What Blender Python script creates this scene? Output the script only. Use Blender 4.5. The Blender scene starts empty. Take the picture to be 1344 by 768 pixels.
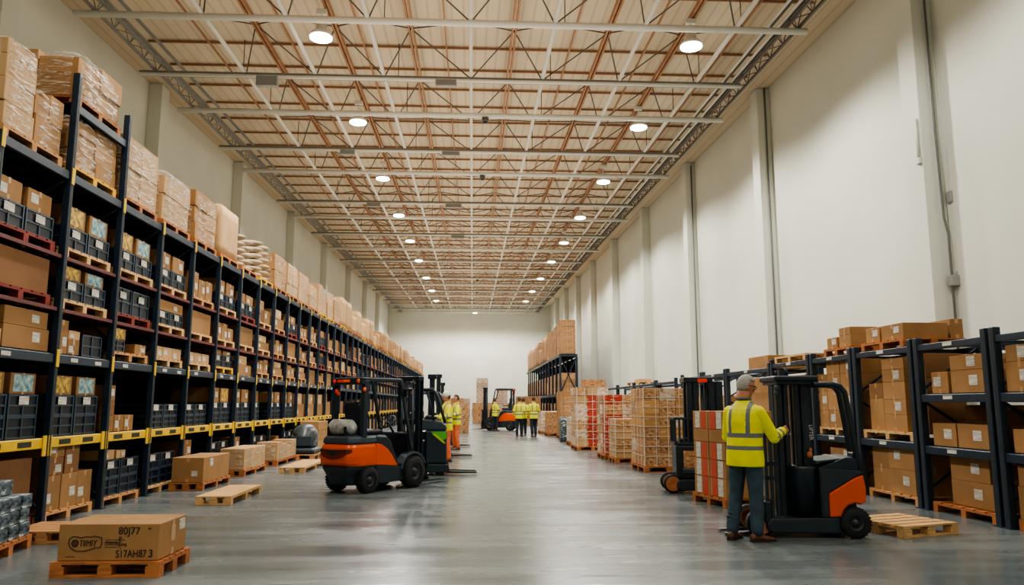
import bpy, bmesh, math, random
from mathutils import Vector, Matrix, Quaternion
R = random.Random(7)
PI = math.pi
C = bpy.context.scene.collection
scene = bpy.context.scene

LAMP_W, UP_W, EXPO = 2000, 2100, -0.05
# ---------------------------------------------------------------- materials
def new_mat(name):
    m = bpy.data.materials.new(name); m.use_nodes = True
    nt = m.node_tree; nt.nodes.clear()
    out = nt.nodes.new('ShaderNodeOutputMaterial')
    b = nt.nodes.new('ShaderNodeBsdfPrincipled')
    nt.links.new(b.outputs[0], out.inputs[0])
    return m, nt, b, out

def mat(name, col, rough=.5, metal=0, noise=0.0, scale=8.0, spec=.5, vary=0.0, bump=0.0, stretch=(1, 1, 1), emit=None, darken=None):
    m, nt, b, out = new_mat(name)
    N = nt.nodes.new; L = nt.links.new
    b.inputs['Roughness'].default_value = rough
    b.inputs['Metallic'].default_value = metal
    b.inputs['Specular IOR Level'].default_value = spec
    b.inputs['Base Color'].default_value = (*col, 1)
    if emit:
        b.inputs['Emission Color'].default_value = (*emit[0], 1); b.inputs['Emission Strength'].default_value = emit[1]
    src = None
    if noise or bump:
        tc = N('ShaderNodeTexCoord'); mp = N('ShaderNodeMapping'); mp.inputs['Scale'].default_value = stretch
        L(tc.outputs['Object'], mp.inputs[0])
        nz = N('ShaderNodeTexNoise'); nz.inputs['Scale'].default_value = scale; nz.inputs['Detail'].default_value = 5
        L(mp.outputs[0], nz.inputs['Vector'])
        if noise:
            cr = N('ShaderNodeValToRGB')
            cr.color_ramp.elements[0].position = .3; cr.color_ramp.elements[1].position = .7
            d = darken or tuple(c * (1 - noise) for c in col)
            cr.color_ramp.elements[0].color = (*d, 1)
            cr.color_ramp.elements[1].color = (*[min(1, c * (1 + noise * .5)) for c in col], 1)
            L(nz.outputs[0], cr.inputs[0]); src = cr.outputs[0]
        if bump:
            bp = N('ShaderNodeBump'); bp.inputs['Strength'].default_value = bump; bp.inputs['Distance'].default_value = .02
            L(nz.outputs[0], bp.inputs['Height']); L(bp.outputs[0], b.inputs['Normal'])
    if vary:
        oi = N('ShaderNodeObjectInfo'); hs = N('ShaderNodeHueSaturation')
        mr = N('ShaderNodeMapRange'); mr.inputs[3].default_value = 1 - vary; mr.inputs[4].default_value = 1 + vary
        L(oi.outputs['Random'], mr.inputs[0]); L(mr.outputs[0], hs.inputs['Value'])
        if src: L(src, hs.inputs['Color'])
        else: hs.inputs['Color'].default_value = (*col, 1)
        src = hs.outputs[0]
    if src: L(src, b.inputs['Base Color'])
    return m

M = {}
M['card'] = mat('cardboard', (.40, .22, .095), .75, noise=.14, scale=3, vary=.16, spec=.2)
M['card2'] = mat('cardboard_dark', (.31, .16, .075), .75, noise=.14, scale=3, vary=.16, spec=.2)
M['card3'] = mat('cardboard_pale', (.52, .325, .165), .7, noise=.14, scale=3, vary=.12, spec=.2)
M['cardr'] = mat('cardboard_shelf', (.31, .17, .073), .75, noise=.14, scale=3, vary=.18, spec=.2)  # darkened cardboard, painting the long rack's inner shade onto its cartons
M['cardr2'] = mat('cardboard_shelf_dark', (.23, .115, .055), .75, noise=.14, scale=3, vary=.18, spec=.2)  # same inner shade painted into the dark cardboard
M['tape'] = mat('packing_tape', (.50, .30, .15), .3)
M['paper'] = mat('paper_label', (.66, .63, .56), .6, noise=.3, scale=9, darken=(.40, .37, .33), stretch=(1, .6, 6))
M['printy'] = mat('yellow_print', (.80, .48, .06), .6, noise=.5, scale=14, darken=(.10, .09, .05))
M['printb'] = mat('teal_print', (.42, .55, .50), .6, noise=.5, scale=14, darken=(.04, .16, .25))
M['printr'] = mat('red_print', (.55, .05, .025), .6, noise=.2, scale=14, darken=(.45, .1, .06))
M['ink'] = mat('marker_ink', (.03, .018, .012), .8)
M['inkb'] = mat('blue_ink', (.03, .035, .05), .8)
M['wood'] = mat('pallet_wood', (.58, .30, .13), .75, noise=.35, scale=6, stretch=(1, 6, 6), vary=.12, spec=.2)
M['woodo'] = mat('pallet_orange', (.47, .18, .068), .7, noise=.35, scale=6, stretch=(1, 6, 6), vary=.12, spec=.2)
M['woodp'] = mat('pallet_pale', (.72, .45, .21), .75, noise=.3, scale=6, stretch=(1, 6, 6), vary=.1, spec=.2)
M['woody'] = mat('pallet_yellow', (.80, .42, .03), .6, noise=.15, scale=6, spec=.3)
M['woodr'] = mat('pallet_red', (.24, .035, .025), .6, noise=.3, scale=6, spec=.3)
M['rack'] = mat('rack_blue', (.009, .025, .048), .45, noise=.25, scale=5, spec=.5)
M['rackd'] = mat('rack_deck', (.007, .016, .030), .6, spec=.3)
M['back'] = mat('rack_back_mesh', (.006, .010, .016), .8, spec=.2)
M['redrail'] = mat('red_rail', (.13, .022, .022), .5)
M['yellow'] = mat('safety_yellow', (.80, .50, .015), .45, noise=.15, scale=9)
M['slot'] = mat('beam_slot', (.02, .022, .02), .7)
M['crate'] = mat('crate_black', (.005, .010, .019), .45, spec=.5)
M['cratef'] = mat('crate_frame', (.030, .056, .085), .4, spec=.6)
M['wire'] = mat('wire_blue', (.05, .08, .11), .4)
M['white'] = mat('white_plastic', (.65, .65, .62), .5)
M['black'] = mat('truck_black', (.008, .017, .028), .38, noise=.1, scale=4)
M['charcoal'] = mat('truck_charcoal', (.017, .031, .043), .42, noise=.12, scale=4)
M['gray'] = mat('truck_gray', (.036, .058, .074), .4)
M['orange'] = mat('truck_orange', (.80, .095, .008), .32, spec=.5)
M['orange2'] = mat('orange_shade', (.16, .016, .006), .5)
M['lampo'] = mat('orange_lens', (.85, .12, .02), .25, emit=((.9, .12, .02), .15))
M['lampr'] = mat('red_lens', (.6, .03, .02), .25, emit=((.8, .05, .02), .25))
M['rubber'] = mat('tyre_rubber', (.012, .014, .017), .75, bump=.2, scale=30)
M['rim'] = mat('wheel_rim', (.030, .040, .050), .4)
M['rimo'] = mat('roller_tan', (.45, .16, .06), .5)
M['steel'] = mat('steel', (.30, .31, .32), .35, metal=.9)
M['fork'] = mat('fork_steel', (.05, .055, .06), .45, metal=.4)
M['tank'] = mat('gas_tank_gray', (.42, .43, .40), .5, noise=.5, scale=9, bump=.6)
M['darkwrap'] = mat('dark_plastic_wrap', (.085, .10, .11), .3, noise=.7, scale=5, bump=.5, stretch=(1, 4, 1))
M['green'] = mat('green_stripe', (.10, .50, .04), .4)
M['lime'] = mat('lime_stripe', (.55, .65, .05), .4)
M['galv'] = mat('galvanised_pipe', (.72, .70, .64), .45, spec=.4)
M['galvd'] = mat('gray_beam', (.22, .22, .21), .5)
M['joist'] = mat('rust_joist', (.40, .205, .11), .6, noise=.2, scale=3)
M['web'] = mat('web_rod', (.11, .095, .085), .5)
M['purlin'] = mat('purlin', (.30, .15, .08), .6)
M['box'] = mat('junction_gray', (.30, .31, .30), .5)
M['wallm'] = mat('wall_paint', (.70, .71, .635), .75, noise=.05, scale=.6, spec=.25)
M['col'] = mat('column_paint', (.68, .69, .62), .7, spec=.25)
M['cable'] = mat('cable_gray', (.16, .16, .16), .5)
M['lens'] = mat('lamp_lens', (1, .95, .85), .4, emit=((1, .93, .80), 22))
M['twine'] = mat('white_twine', (.75, .66, .52), .6)
M['skin'] = mat('skin', (.52, .235, .14), .5, noise=.15, scale=12)
M['hair'] = mat('gray_hair', (.42, .40, .37), .8, noise=.35, scale=60, bump=.4)
M['hairb'] = mat('brown_hair', (.08, .045, .025), .8, noise=.3, scale=60)
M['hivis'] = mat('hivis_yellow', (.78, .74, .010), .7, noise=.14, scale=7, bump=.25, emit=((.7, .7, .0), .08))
M['reflect'] = mat('reflective_gray', (.17, .18, .19), .4)
M['jeans'] = mat('denim', (.046, .080, .108), .85, noise=.35, scale=9, bump=.3)
M['navy'] = mat('navy_trousers', (.012, .022, .036), .85, noise=.3, scale=9)
M['orangecloth'] = mat('orange_trousers', (.75, .16, .06), .8, noise=.3, scale=9)
M['shoe'] = mat('brown_leather', (.12, .042, .022), .5, noise=.3, scale=20)
M['sole'] = mat('shoe_sole', (.03, .018, .012), .7)
M['collar'] = mat('collar_gray', (.10, .115, .10), .8)
M['lensd'] = mat('dark_glasses', (.02, .02, .025), .2)
M['sack'] = mat('woven_sack', (.62, .50, .36), .8, noise=.3, scale=9, bump=.4, vary=.1)
M['concrete'] = None

# stretch film: real thin glossy clear film
def film():
    m = bpy.data.materials.new('stretch_film'); m.use_nodes = True
    nt = m.node_tree; nt.nodes.clear(); N = nt.nodes.new; L = nt.links.new
    out = N('ShaderNodeOutputMaterial'); mix = N('ShaderNodeMixShader'); tr = N('ShaderNodeBsdfTransparent')
    b = N('ShaderNodeBsdfPrincipled'); b.inputs['Base Color'].default_value = (.72, .60, .46, 1); b.inputs['Roughness'].default_value = .28
    tc = N('ShaderNodeTexCoord'); mp = N('ShaderNodeMapping'); mp.inputs['Scale'].default_value = (1.2, 1.2, 7)
    mp.inputs['Rotation'].default_value = (.25, .2, 0)
    nz = N('ShaderNodeTexNoise'); nz.inputs['Scale'].default_value = 4; nz.inputs['Detail'].default_value = 6; nz.inputs['Distortion'].default_value = 1.2
    cr = N('ShaderNodeValToRGB'); cr.color_ramp.elements[0].position = .46; cr.color_ramp.elements[0].color = (.05, .05, .05, 1)
    cr.color_ramp.elements[1].position = .68; cr.color_ramp.elements[1].color = (.8, .8, .8, 1)
    bp = N('ShaderNodeBump'); bp.inputs['Strength'].default_value = .5; bp.inputs['Distance'].default_value = .03
    L(tc.outputs['Object'], mp.inputs[0]); L(mp.outputs[0], nz.inputs['Vector']); L(nz.outputs[0], cr.inputs[0])
    L(nz.outputs[0], bp.inputs['Height']); L(bp.outputs[0], b.inputs['Normal'])
    L(cr.outputs[0], mix.inputs[0]); L(tr.outputs[0], mix.inputs[1]); L(b.outputs[0], mix.inputs[2]); L(mix.outputs[0], out.inputs[0])
    return m
M['film'] = film()

def floor_mat():
    m, nt, b, out = new_mat('polished_concrete'); N = nt.nodes.new; L = nt.links.new
    tc = N('ShaderNodeTexCoord')
    def nz(scale, st, det=5):
        mp = N('ShaderNodeMapping'); mp.inputs['Scale'].default_value = st; L(tc.outputs['Object'], mp.inputs[0])
        n = N('ShaderNodeTexNoise'); n.inputs['Scale'].default_value = scale; n.inputs['Detail'].default_value = det; L(mp.outputs[0], n.inputs['Vector']); return n
    a = nz(.55, (1, 1, 1)); s = nz(1.1, (.35, 2.2, 1)); g = nz(30, (1, 1, 1), 3)
    mx = N('ShaderNodeMix'); mx.data_type = 'FLOAT'; mx.inputs[0].default_value = .55
    L(a.outputs[0], mx.inputs[2]); L(s.outputs[0], mx.inputs[3])
    cr = N('ShaderNodeValToRGB'); e = cr.color_ramp.elements
    e[0].position = .33; e[0].color = (.095, .118, .126, 1); e[1].position = .66; e[1].color = (.165, .188, .190, 1)
    L(mx.outputs[0], cr.inputs[0]); L(cr.outputs[0], b.inputs['Base Color'])
    rr = N('ShaderNodeMapRange'); rr.inputs[1].default_value = .35; rr.inputs[2].default_value = .65; rr.inputs[3].default_value = .17; rr.inputs[4].default_value = .34
    L(mx.outputs[0], rr.inputs[0]); L(rr.outputs[0], b.inputs['Roughness'])
    bp = N('ShaderNodeBump'); bp.inputs['Strength'].default_value = .03; bp.inputs['Distance'].default_value = .01
    L(g.outputs[0], bp.inputs['Height']); L(bp.outputs[0], b.inputs['Normal'])
    b.inputs['Specular IOR Level'].default_value = .6
    return m
M['concrete'] = floor_mat()

def deck_mat():
    m, nt, b, out = new_mat('roof_deck'); N = nt.nodes.new; L = nt.links.new
    tc = N('ShaderNodeTexCoord'); w = N('ShaderNodeTexWave'); w.wave_type = 'BANDS'; w.bands_direction = 'X'
    w.inputs['Scale'].default_value = 1.1; w.inputs['Distortion'].default_value = 0
    cr = N('ShaderNodeValToRGB'); e = cr.color_ramp.elements
    e[0].position = .0; e[0].color = (.60, .50, .37, 1); e[1].position = .22; e[1].color = (.72, .61, .46, 1)
    L(tc.outputs['Object'], w.inputs['Vector']); L(w.outputs[0], cr.inputs[0]); L(cr.outputs[0], b.inputs['Base Color'])
    b.inputs['Roughness'].default_value = .8; b.inputs['Specular IOR Level'].default_value = .2
    return m
M['deck'] = deck_mat()

# printed / wrapped carton stacks: busy print
def busy(name, base, dark, pale, scale):
    m, nt, b, out = new_mat(name); N = nt.nodes.new; L = nt.links.new
    tc = N('ShaderNodeTexCoord'); nz = N('ShaderNodeTexNoise'); nz.inputs['Scale'].default_value = scale; nz.inputs['Detail'].default_value = 4
    mp = N('ShaderNodeMapping'); mp.inputs['Scale'].default_value = (1, 1, 2.2); L(tc.outputs['Object'], mp.inputs[0]); L(mp.outputs[0], nz.inputs['Vector'])
    cr = N('ShaderNodeValToRGB'); e = cr.color_ramp.elements
    e[0].position = .36; e[0].color = (*dark, 1); e[1].position = .66; e[1].color = (*pale, 1)
    k = cr.color_ramp.elements.new(.45); k.color = (*base, 1); k = cr.color_ramp.elements.new(.56); k.color = (*base, 1)
    oi = N('ShaderNodeObjectInfo'); hs = N('ShaderNodeHueSaturation'); mr = N('ShaderNodeMapRange'); mr.inputs[3].default_value = .82; mr.inputs[4].default_value = 1.18
    L(oi.outputs['Random'], mr.inputs[0]); L(mr.outputs[0], hs.inputs['Value']); L(nz.outputs[0], cr.inputs[0]); L(cr.outputs[0], hs.inputs['Color']); L(hs.outputs[0], b.inputs['Base Color'])
    b.inputs['Roughness'].default_value = .65; b.inputs['Specular IOR Level'].default_value = .25
    return m
M['busy'] = busy('printed_carton', (.47, .25, .12), (.15, .085, .05), (.66, .46, .27), 13)
M['busyr'] = busy('red_white_carton', (.42, .05, .03), (.30, .05, .03), (.62, .45, .34), 7)
M['busyw'] = busy('white_tan_carton', (.62, .48, .36), (.40, .2, .1), (.8, .74, .66), 7)
M['wrapw'] = busy('white_black_carton', (.10, .13, .15), (.012, .022, .035), (.62, .66, .64), 8)
M['busyy'] = busy('yellow_tan_carton', (.50, .26, .11), (.62, .31, .05), (.62, .42, .22), 5)

# ---------------------------------------------------------------- mesh builder
class MB:
    def __init__(s): s.v = []; s.f = []; s.mi = []; s.sm = []
    def add(s, v, f, mi=0, sm=False):
        o = len(s.v); s.v += [tuple(p) for p in v]
        for q in f: s.f.append(tuple(i + o for i in q)); s.mi.append(mi); s.sm.append(sm)
        return s
    def box(s, x0, x1, y0, y1, z0, z1, mi=0, ch=0.0, T=None):
        if ch <= 0:
            v = [(x, y, z) for x in (x0, x1) for y in (y0, y1) for z in (z0, z1)]
            f = [(0, 1, 3, 2), (4, 6, 7, 5), (0, 4, 5, 1), (2, 3, 7, 6), (0, 2, 6, 4), (1, 5, 7, 3)]
        else:
            ch = min(ch, (x1 - x0) * .45, (y1 - y0) * .45, (z1 - z0) * .45)
            v = []; idx = {}
            lo = (x0, y0, z0); hi = (x1, y1, z1)
            for sx in (0, 1):
                for sy in (0, 1):
                    for sz in (0, 1):
                        for a in range(3):
                            p = []
                            for k, sg in enumerate((sx, sy, sz)):
                                base = hi[k] if sg else lo[k]
                                if k != a: base += (-ch if sg else ch)
                                p.append(base)
                            idx[(sx, sy, sz, a)] = len(v); v.append(tuple(p))
            I = idx; f = []
            for sg in (0, 1):
                for a in range(3):
                    cs = [(0, 0), (1, 0), (1, 1), (0, 1)]
                    q = []
                    for (b, c) in cs:
                        k = [0, 0, 0]; k[a] = sg; k[(a + 1) % 3] = b; k[(a + 2) % 3] = c
                        q.append(I[(*k, a)])
                    f.append(tuple(q if sg else q[::-1]))
            for a in range(3):
                b, c = (a + 1) % 3, (a + 2) % 3
                for sb in (0, 1):
                    for sc in (0, 1):
                        k0 = [0, 0, 0]; k0[a] = 0; k0[b] = sb; k0[c] = sc
                        k1 = list(k0); k1[a] = 1
                        q = [I[(*k0, b)], I[(*k1, b)], I[(*k1, c)], I[(*k0, c)]]
                        f.append(tuple(q))
            for sx in (0, 1):
                for sy in (0, 1):
                    for sz in (0, 1):
                        q = [I[(sx, sy, sz, a)] for a in range(3)]
                        f.append(tuple(q if (sx + sy + sz) % 2 else q[::-1]))
        if T is not None: v = [tuple(T @ Vector(p)) for p in v]
        return s.add(v, f, mi)
    def bar(s, p0, p1, w, h=None, mi=0, upv=(0, 0, 1)):
        h = h or w; p0 = Vector(p0); p1 = Vector(p1); d = (p1 - p0).normalized()
        u = Vector(upv)
        if abs(d.dot(u)) > .98: u = Vector((1, 0, 0))
        a = d.cross(u).normalized(); b = a.cross(d).normalized()
        v = []
        for p in (p0, p1):
            for (i, j) in ((-1, -1), (1, -1), (1, 1), (-1, 1)): v.append(tuple(p + a * (i * w / 2) + b * (j * h / 2)))
        return s.add(v, [(0, 1, 2, 3), (7, 6, 5, 4), (0, 4, 5, 1), (1, 5, 6, 2), (2, 6, 7, 3), (3, 7, 4, 0)], mi)
    def rings(s, rings, mi=0, sm=True, cap=True):
        n = len(rings[0]); v = [p for r in rings for p in r]; f = []
        for k in range(len(rings) - 1):
            for i in range(n):
                j = (i + 1) % n
                f.append((k * n + i, k * n + j, (k + 1) * n + j, (k + 1) * n + i))
        if cap:
            f.append(tuple(range(n))[::-1]); f.append(tuple((len(rings) - 1) * n + i for i in range(n)))
        return s.add(v, f, mi, sm)
    def tube(s, pts, r, n=8, mi=0, cap=True, radii=None):
        pts = [Vector(p) for p in pts]; rg = []; prev = None
        for k, p in enumerate(pts):
            d = ((pts[min(k + 1, len(pts) - 1)] - p).normalized() + (p - pts[max(k - 1, 0)]).normalized())
            d = d.normalized() if d.length > 1e-6 else Vector((0, 0, 1))
            u = prev if prev is not None else (Vector((0, 0, 1)) if abs(d.z) < .9 else Vector((1, 0, 0)))
            a = u.cross(d)
            if a.length < 1e-5: a = Vector((0, 1, 0)).cross(d)
            a.normalize(); b = d.cross(a).normalized(); prev = b
            rr = radii[k] if radii else r
            ra, rb = rr if isinstance(rr, tuple) else (rr, rr)
            rg.append([tuple(p + a * (ra * math.cos(2 * PI * i / n)) + b * (rb * math.sin(2 * PI * i / n))) for i in range(n)])
        return s.rings(rg, mi, True, cap)
    def cyl(s, p0, p1, r, n=16, mi=0): return s.tube([p0, p1], r, n, mi)
    def lathe(s, prof, axis='y', c=(0, 0, 0), n=24, mi=0, close=True):
        # prof: list of (radius, along)
        rg = []
        for (r, a) in prof:
            ring = []
            for i in range(n):
                t = 2 * PI * i / n; q = (r * math.cos(t), r * math.sin(t))
                p = {'y': (q[0], a, q[1]), 'x': (a, q[0], q[1]), 'z': (q[0], q[1], a)}[axis]
                ring.append((p[0] + c[0], p[1] + c[1], p[2] + c[2]))
            rg.append(ring)
        return s.rings(rg, mi, True, close)
    def ell(s, c, r, n=14, m=9, mi=0, T=None):
        v = []; f = []
        for i in range(1, m):
            th = PI * i / m
            for j in range(n):
                ph = 2 * PI * j / n
                v.append((c[0] + r[0] * math.sin(th) * math.cos(ph), c[1] + r[1] * math.sin(th) * math.sin(ph), c[2] + r[2] * math.cos(th)))
        v.append((c[0], c[1], c[2] + r[2])); v.append((c[0], c[1], c[2] - r[2])); t, b = len(v) - 2, len(v) - 1
        for i in range(m - 2):
            for j in range(n):
                k = (j + 1) % n; f.append((i * n + j, (i + 1) * n + j, (i + 1) * n + k, i * n + k))
        for j in range(n):
            k = (j + 1) % n; f.append((t, j, k)); f.append((b, (m - 2) * n + k, (m - 2) * n + j))
        if T is not None: v = [tuple(T @ Vector(p)) for p in v]
        return s.add(v, f, mi, True)
    def prism(s, prof, y0, y1, mi=0, axis='y'):
        n = len(prof)
        area = sum(prof[i][0] * prof[(i + 1) % n][1] - prof[(i + 1) % n][0] * prof[i][1] for i in range(n))
        if area < 0: prof = prof[::-1]
        def P(a, b, t): return {'y': (a, t, b), 'x': (t, a, b), 'z': (a, b, t)}[axis]
        v = [P(a, b, y0) for a, b in prof] + [P(a, b, y1) for a, b in prof]
        f = [tuple(range(n)), tuple(range(2 * n - 1, n - 1, -1))]
        for i in range(n):
            j = (i + 1) % n; f.append((i, i + n, j + n, j))
        if axis == 'x': f = [q[::-1] for q in f]
        return s.add(v, f, mi)
    def mesh(s, name, mats):
        me = bpy.data.meshes.new(name); me.from_pydata(s.v, [], s.f); me.update()
        for m in (mats if isinstance(mats, (list, tuple)) else [mats]): me.materials.append(m if not isinstance(m, str) else M[m])
        me.polygons.foreach_set('material_index', s.mi); me.polygons.foreach_set('use_smooth', s.sm)
        bm = bmesh.new(); bm.from_mesh(me); bmesh.ops.recalc_face_normals(bm, faces=bm.faces); bm.to_mesh(me); bm.free()
        return me

# ---------------------------------------------------------------- object helpers
labels_used = {}
def tag(o, label=None, cat=None, group=None, kind=None):
    if label: o['label'] = label; labels_used[label] = labels_used.get(label, 0) + 1
    if cat: o['category'] = cat
    if group: o['group'] = group
    if kind: o['kind'] = kind
    return o
def ob(name, me, parent=None, loc=(0, 0, 0), rz=0, bevel=0):
    o = bpy.data.objects.new(name, me); C.objects.link(o)
    o.location = loc; o.rotation_euler = (0, 0, rz)
    if parent: o.parent = parent
    if bevel:
        b = o.modifiers.new('soft', 'BEVEL'); b.width = bevel; b.segments = 2; b.limit_method = 'ANGLE'; b.angle_limit = .6
    return o
def empty(name, loc, rz=0, label=None, cat=None, group=None):
    o = bpy.data.objects.new(name, None); o.empty_display_size = .1; C.objects.link(o); o.location = loc; o.rotation_euler = (0, 0, rz)
    return tag(o, label, cat, group)
def struct(name, mb, mats, parent=None, bevel=0):
    o = ob(name, mb.mesh(name, mats), parent, bevel=bevel)
    o['kind'] = 'structure'; return o
_cache = {}
def cached(key, fn):
    if key not in _cache: _cache[key] = fn()
    return _cache[key]

ORD = 'first second third fourth fifth sixth seventh eighth ninth tenth eleventh twelfth thirteenth fourteenth fifteenth sixteenth seventeenth eighteenth nineteenth twentieth'.split()
ORD += ['twenty-' + x for x in ORD[:9]] + ['thirtieth'] + ['thirty-' + x for x in ORD[:9]] + ['fortieth'] + ['forty-' + x for x in ORD[:9]] + ['fiftieth', 'fifty-first']

# ---------------------------------------------------------------- carton, pallet, crate
r2 = lambda a: round(a, 3)
def rot2(x, y, a): return (x * math.cos(a) - y * math.sin(a), x * math.sin(a) + y * math.cos(a))

def carton_mesh(dx, dy, dz, m):
    return cached(('carton', r2(dx), r2(dy), r2(dz), m), lambda: MB().box(-dx / 2, dx / 2, -dy / 2, dy / 2, 0, dz, ch=.006).mesh('carton', M[m]))
def tape_mesh(dx, dy, dz, w=.05):
    def f():
        b = MB(); e = .002
        if dx >= dy:
            b.box(-dx / 2 - e, dx / 2 + e, -w / 2, w / 2, dz - .07, dz + .0006)
            b.box(-dx / 2 - e, dx / 2 + e, -w / 2, w / 2, .0, .06)
        else:
            b.box(-w / 2, w / 2, -dy / 2 - e, dy / 2 + e, dz - .07, dz + .0006)
            b.box(-w / 2, w / 2, -dy / 2 - e, dy / 2 + e, .0, .06)
        return b.mesh('tape', M['tape'])
    return cached(('tape', r2(dx), r2(dy), r2(dz), w), f)
def decal_mesh(face, w, h, m):
    def f():
        b = MB(); t = .003
        if face == 'x': b.box(0, t, -w / 2, w / 2, -h / 2, h / 2)
        else: b.box(-w / 2, w / 2, -t, 0, -h / 2, h / 2)
        return b.mesh('decal', M[m])
    return cached(('decal', face, r2(w), r2(h), m), f)

def carton(x, y, z, dx, dy, dz, label, m='card', rz=0, group=None, tape=True, sticker=None, prints=None, cat='carton'):
    o = ob('carton', carton_mesh(dx, dy, dz, m), None, (x, y, z), rz)
    tag(o, label, cat, group)
    if tape: ob('tape', tape_mesh(dx, dy, dz), o)
    # stickers: list of (face, along, up, w, h, mat); faces: 'x+','x-','y-'
    for (face, al, up, w, h, mm) in (sticker or []):
        d = ob('label_sticker' if mm == 'paper' else 'printed_panel', decal_mesh('x' if face[0] == 'x' else 'y', w, h, mm), o)
        if face == 'x+': d.location = (dx / 2, al, up)
        elif face == 'x-': d.location = (-dx / 2 - .003, al, up)
        else: d.location = (al, -dy / 2, up)
    return o

def pallet_meshes(dx, dy, m, h=.13, nb=6):
    # fork openings seen from all sides; skids run along x
    def f():
        t = .02
        d = MB()
        w = dy / (nb + (nb - 1) * .28); g = w * .28
        for k in range(nb):
            y = -dy / 2 + k * (w + g); d.box(-dx / 2, dx / 2, y, y + w, h - t, h)
        for k in range(3):
            x = -dx / 2 + k * (dx - .1) / 2; d.box(x, x + .1, -dy / 2, dy / 2, h - 2 * t, h - t)
        s = MB()
        for k in range(3):
            y = -dy / 2 + .05 + k * (dy - .1) / 2 if False else 0
            x = -dx / 2 + .06 + k * (dx - .12) / 2
            s.box(x - .06, x + .06, -.05, .05, t, h - 2 * t)
        s.box(-dx / 2, dx / 2, -.05, .05, 0, t)
        return d.mesh('top_deck', M[m]), s.mesh('skid', M[m])
    return cached(('pallet', r2(dx), r2(dy), m, h, nb), f)
def pallet(x, y, z, dx, dy, label, m='wood', rz=0, group=None, parts=True, nb=6):
    if parts:
        o = empty('pallet', (x, y, z), rz, label, 'pallet', group)
        d, s = pallet_meshes(dx, dy, m, nb=nb)
        ob('top_deck', d, o)
        for k in range(3): ob('skid', s, o, (0, -dy / 2 + .05 + k * (dy - .1) / 2, 0))
    else:
        def f():
            h, t = .13, .02; b = MB(); b.box(-dx / 2, dx / 2, -dy / 2, dy / 2, h - .03, h)
            for k in range(3):
                for j in range(3):
                    xx = -dx / 2 + .06 + j * (dx - .12) / 2; yy = -dy / 2 + .06 + k * (dy - .12) / 2
                    b.box(xx - .06, xx + .06, yy - .06, yy + .06, 0, h - .03)
            return b.mesh('pallet', M[m])
        o = ob('pallet', cached(('simplepallet', r2(dx), r2(dy), m), f), None, (x, y, z), rz); tag(o, label, 'pallet', group)
    return o
PH = .13

def crate_meshes(dx, dy, dz):
    def f():
        b = MB(); t = .015
        b.box(-dx / 2 + .012, dx / 2 - .012, -dy / 2 + .012, dy / 2 - .012, 0, .02)
        b.box(-dx / 2 + .012, -dx / 2 + .012 + t, -dy / 2 + .012, dy / 2 - .012, .02, dz - .01)
        b.box(dx / 2 - .012 - t, dx / 2 - .012, -dy / 2 + .012, dy / 2 - .012, .02, dz - .01)
        b.box(-dx / 2 + .012 + t, dx / 2 - .012 - t, -dy / 2 + .012, -dy / 2 + .012 + t, .02, dz - .01)
        b.box(-dx / 2 + .012 + t, dx / 2 - .012 - t, dy / 2 - .012 - t, dy / 2 - .012, .02, dz - .01)
        b.box(-dx / 2 + .012 + t, dx / 2 - .012 - t, -dy / 2 + .012 + t, dy / 2 - .012 - t, dz - .04, dz - .03)
        fr = MB(); w = .022
        for zz in (0.0, dz * .45, dz - w):
            fr.box(-dx / 2, dx / 2, -dy / 2, -dy / 2 + w, zz, zz + w); fr.box(-dx / 2, dx / 2, dy / 2 - w, dy / 2, zz, zz + w)
            fr.box(-dx / 2, -dx / 2 + w, -dy / 2 + w, dy / 2 - w, zz, zz + w); fr.box(dx / 2 - w, dx / 2, -dy / 2 + w, dy / 2 - w, zz, zz + w)
        for k in range(3):
            y = -dy / 2 + k * (dy - w) / 2
            fr.box(dx / 2 - w, dx / 2 + .004, y, y + w, 0, dz); fr.box(-dx / 2 - .004, -dx / 2 + w, y, y + w, 0, dz)
        return b.mesh('crate_body', M['crate']), fr.mesh('crate_frame', M['cratef'])
    return cached(('crate', r2(dx), r2(dy), r2(dz)), f)
def crate(x, y, z, dx, dy, dz, label, group=None, rz=0, sticker=None):
    b, fr = crate_meshes(dx, dy, dz)
    o = empty('crate', (x, y, z), rz, label, 'crate', group)
    ob('crate_body', b, o); ob('crate_frame', fr, o)
    if sticker:
        d = ob('label_sticker', decal_mesh('x', .2, .1, sticker), o); d.location = (dx / 2 + .005, 0, dz * .72)
    return o

def film_mesh(dx, dy, dz):
    def f():
        b = MB(); rr = random.Random(int(dx * 100 + dz * 77)); n = 28; rg = []
        for k in range(9):
            z = .01 + dz * .93 * k / 8; ring = []
            for i in range(n):
                t = 2 * PI * i / n; c, s = math.cos(t), math.sin(t); q = 1 / max(abs(c), abs(s)); q = min(q, 1.36)
                w = 1.016 + .016 * rr.random() - (.012 if k == 8 else 0)
                ring.append((c * q * dx / 2 * w, s * q * dy / 2 * w, z))
            rg.append(ring)
        b.rings(rg, 0, True, False)
        return b.mesh('stretch_film', M['film'])
    return cached(('film', r2(dx), r2(dy), r2(dz)), f)

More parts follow.
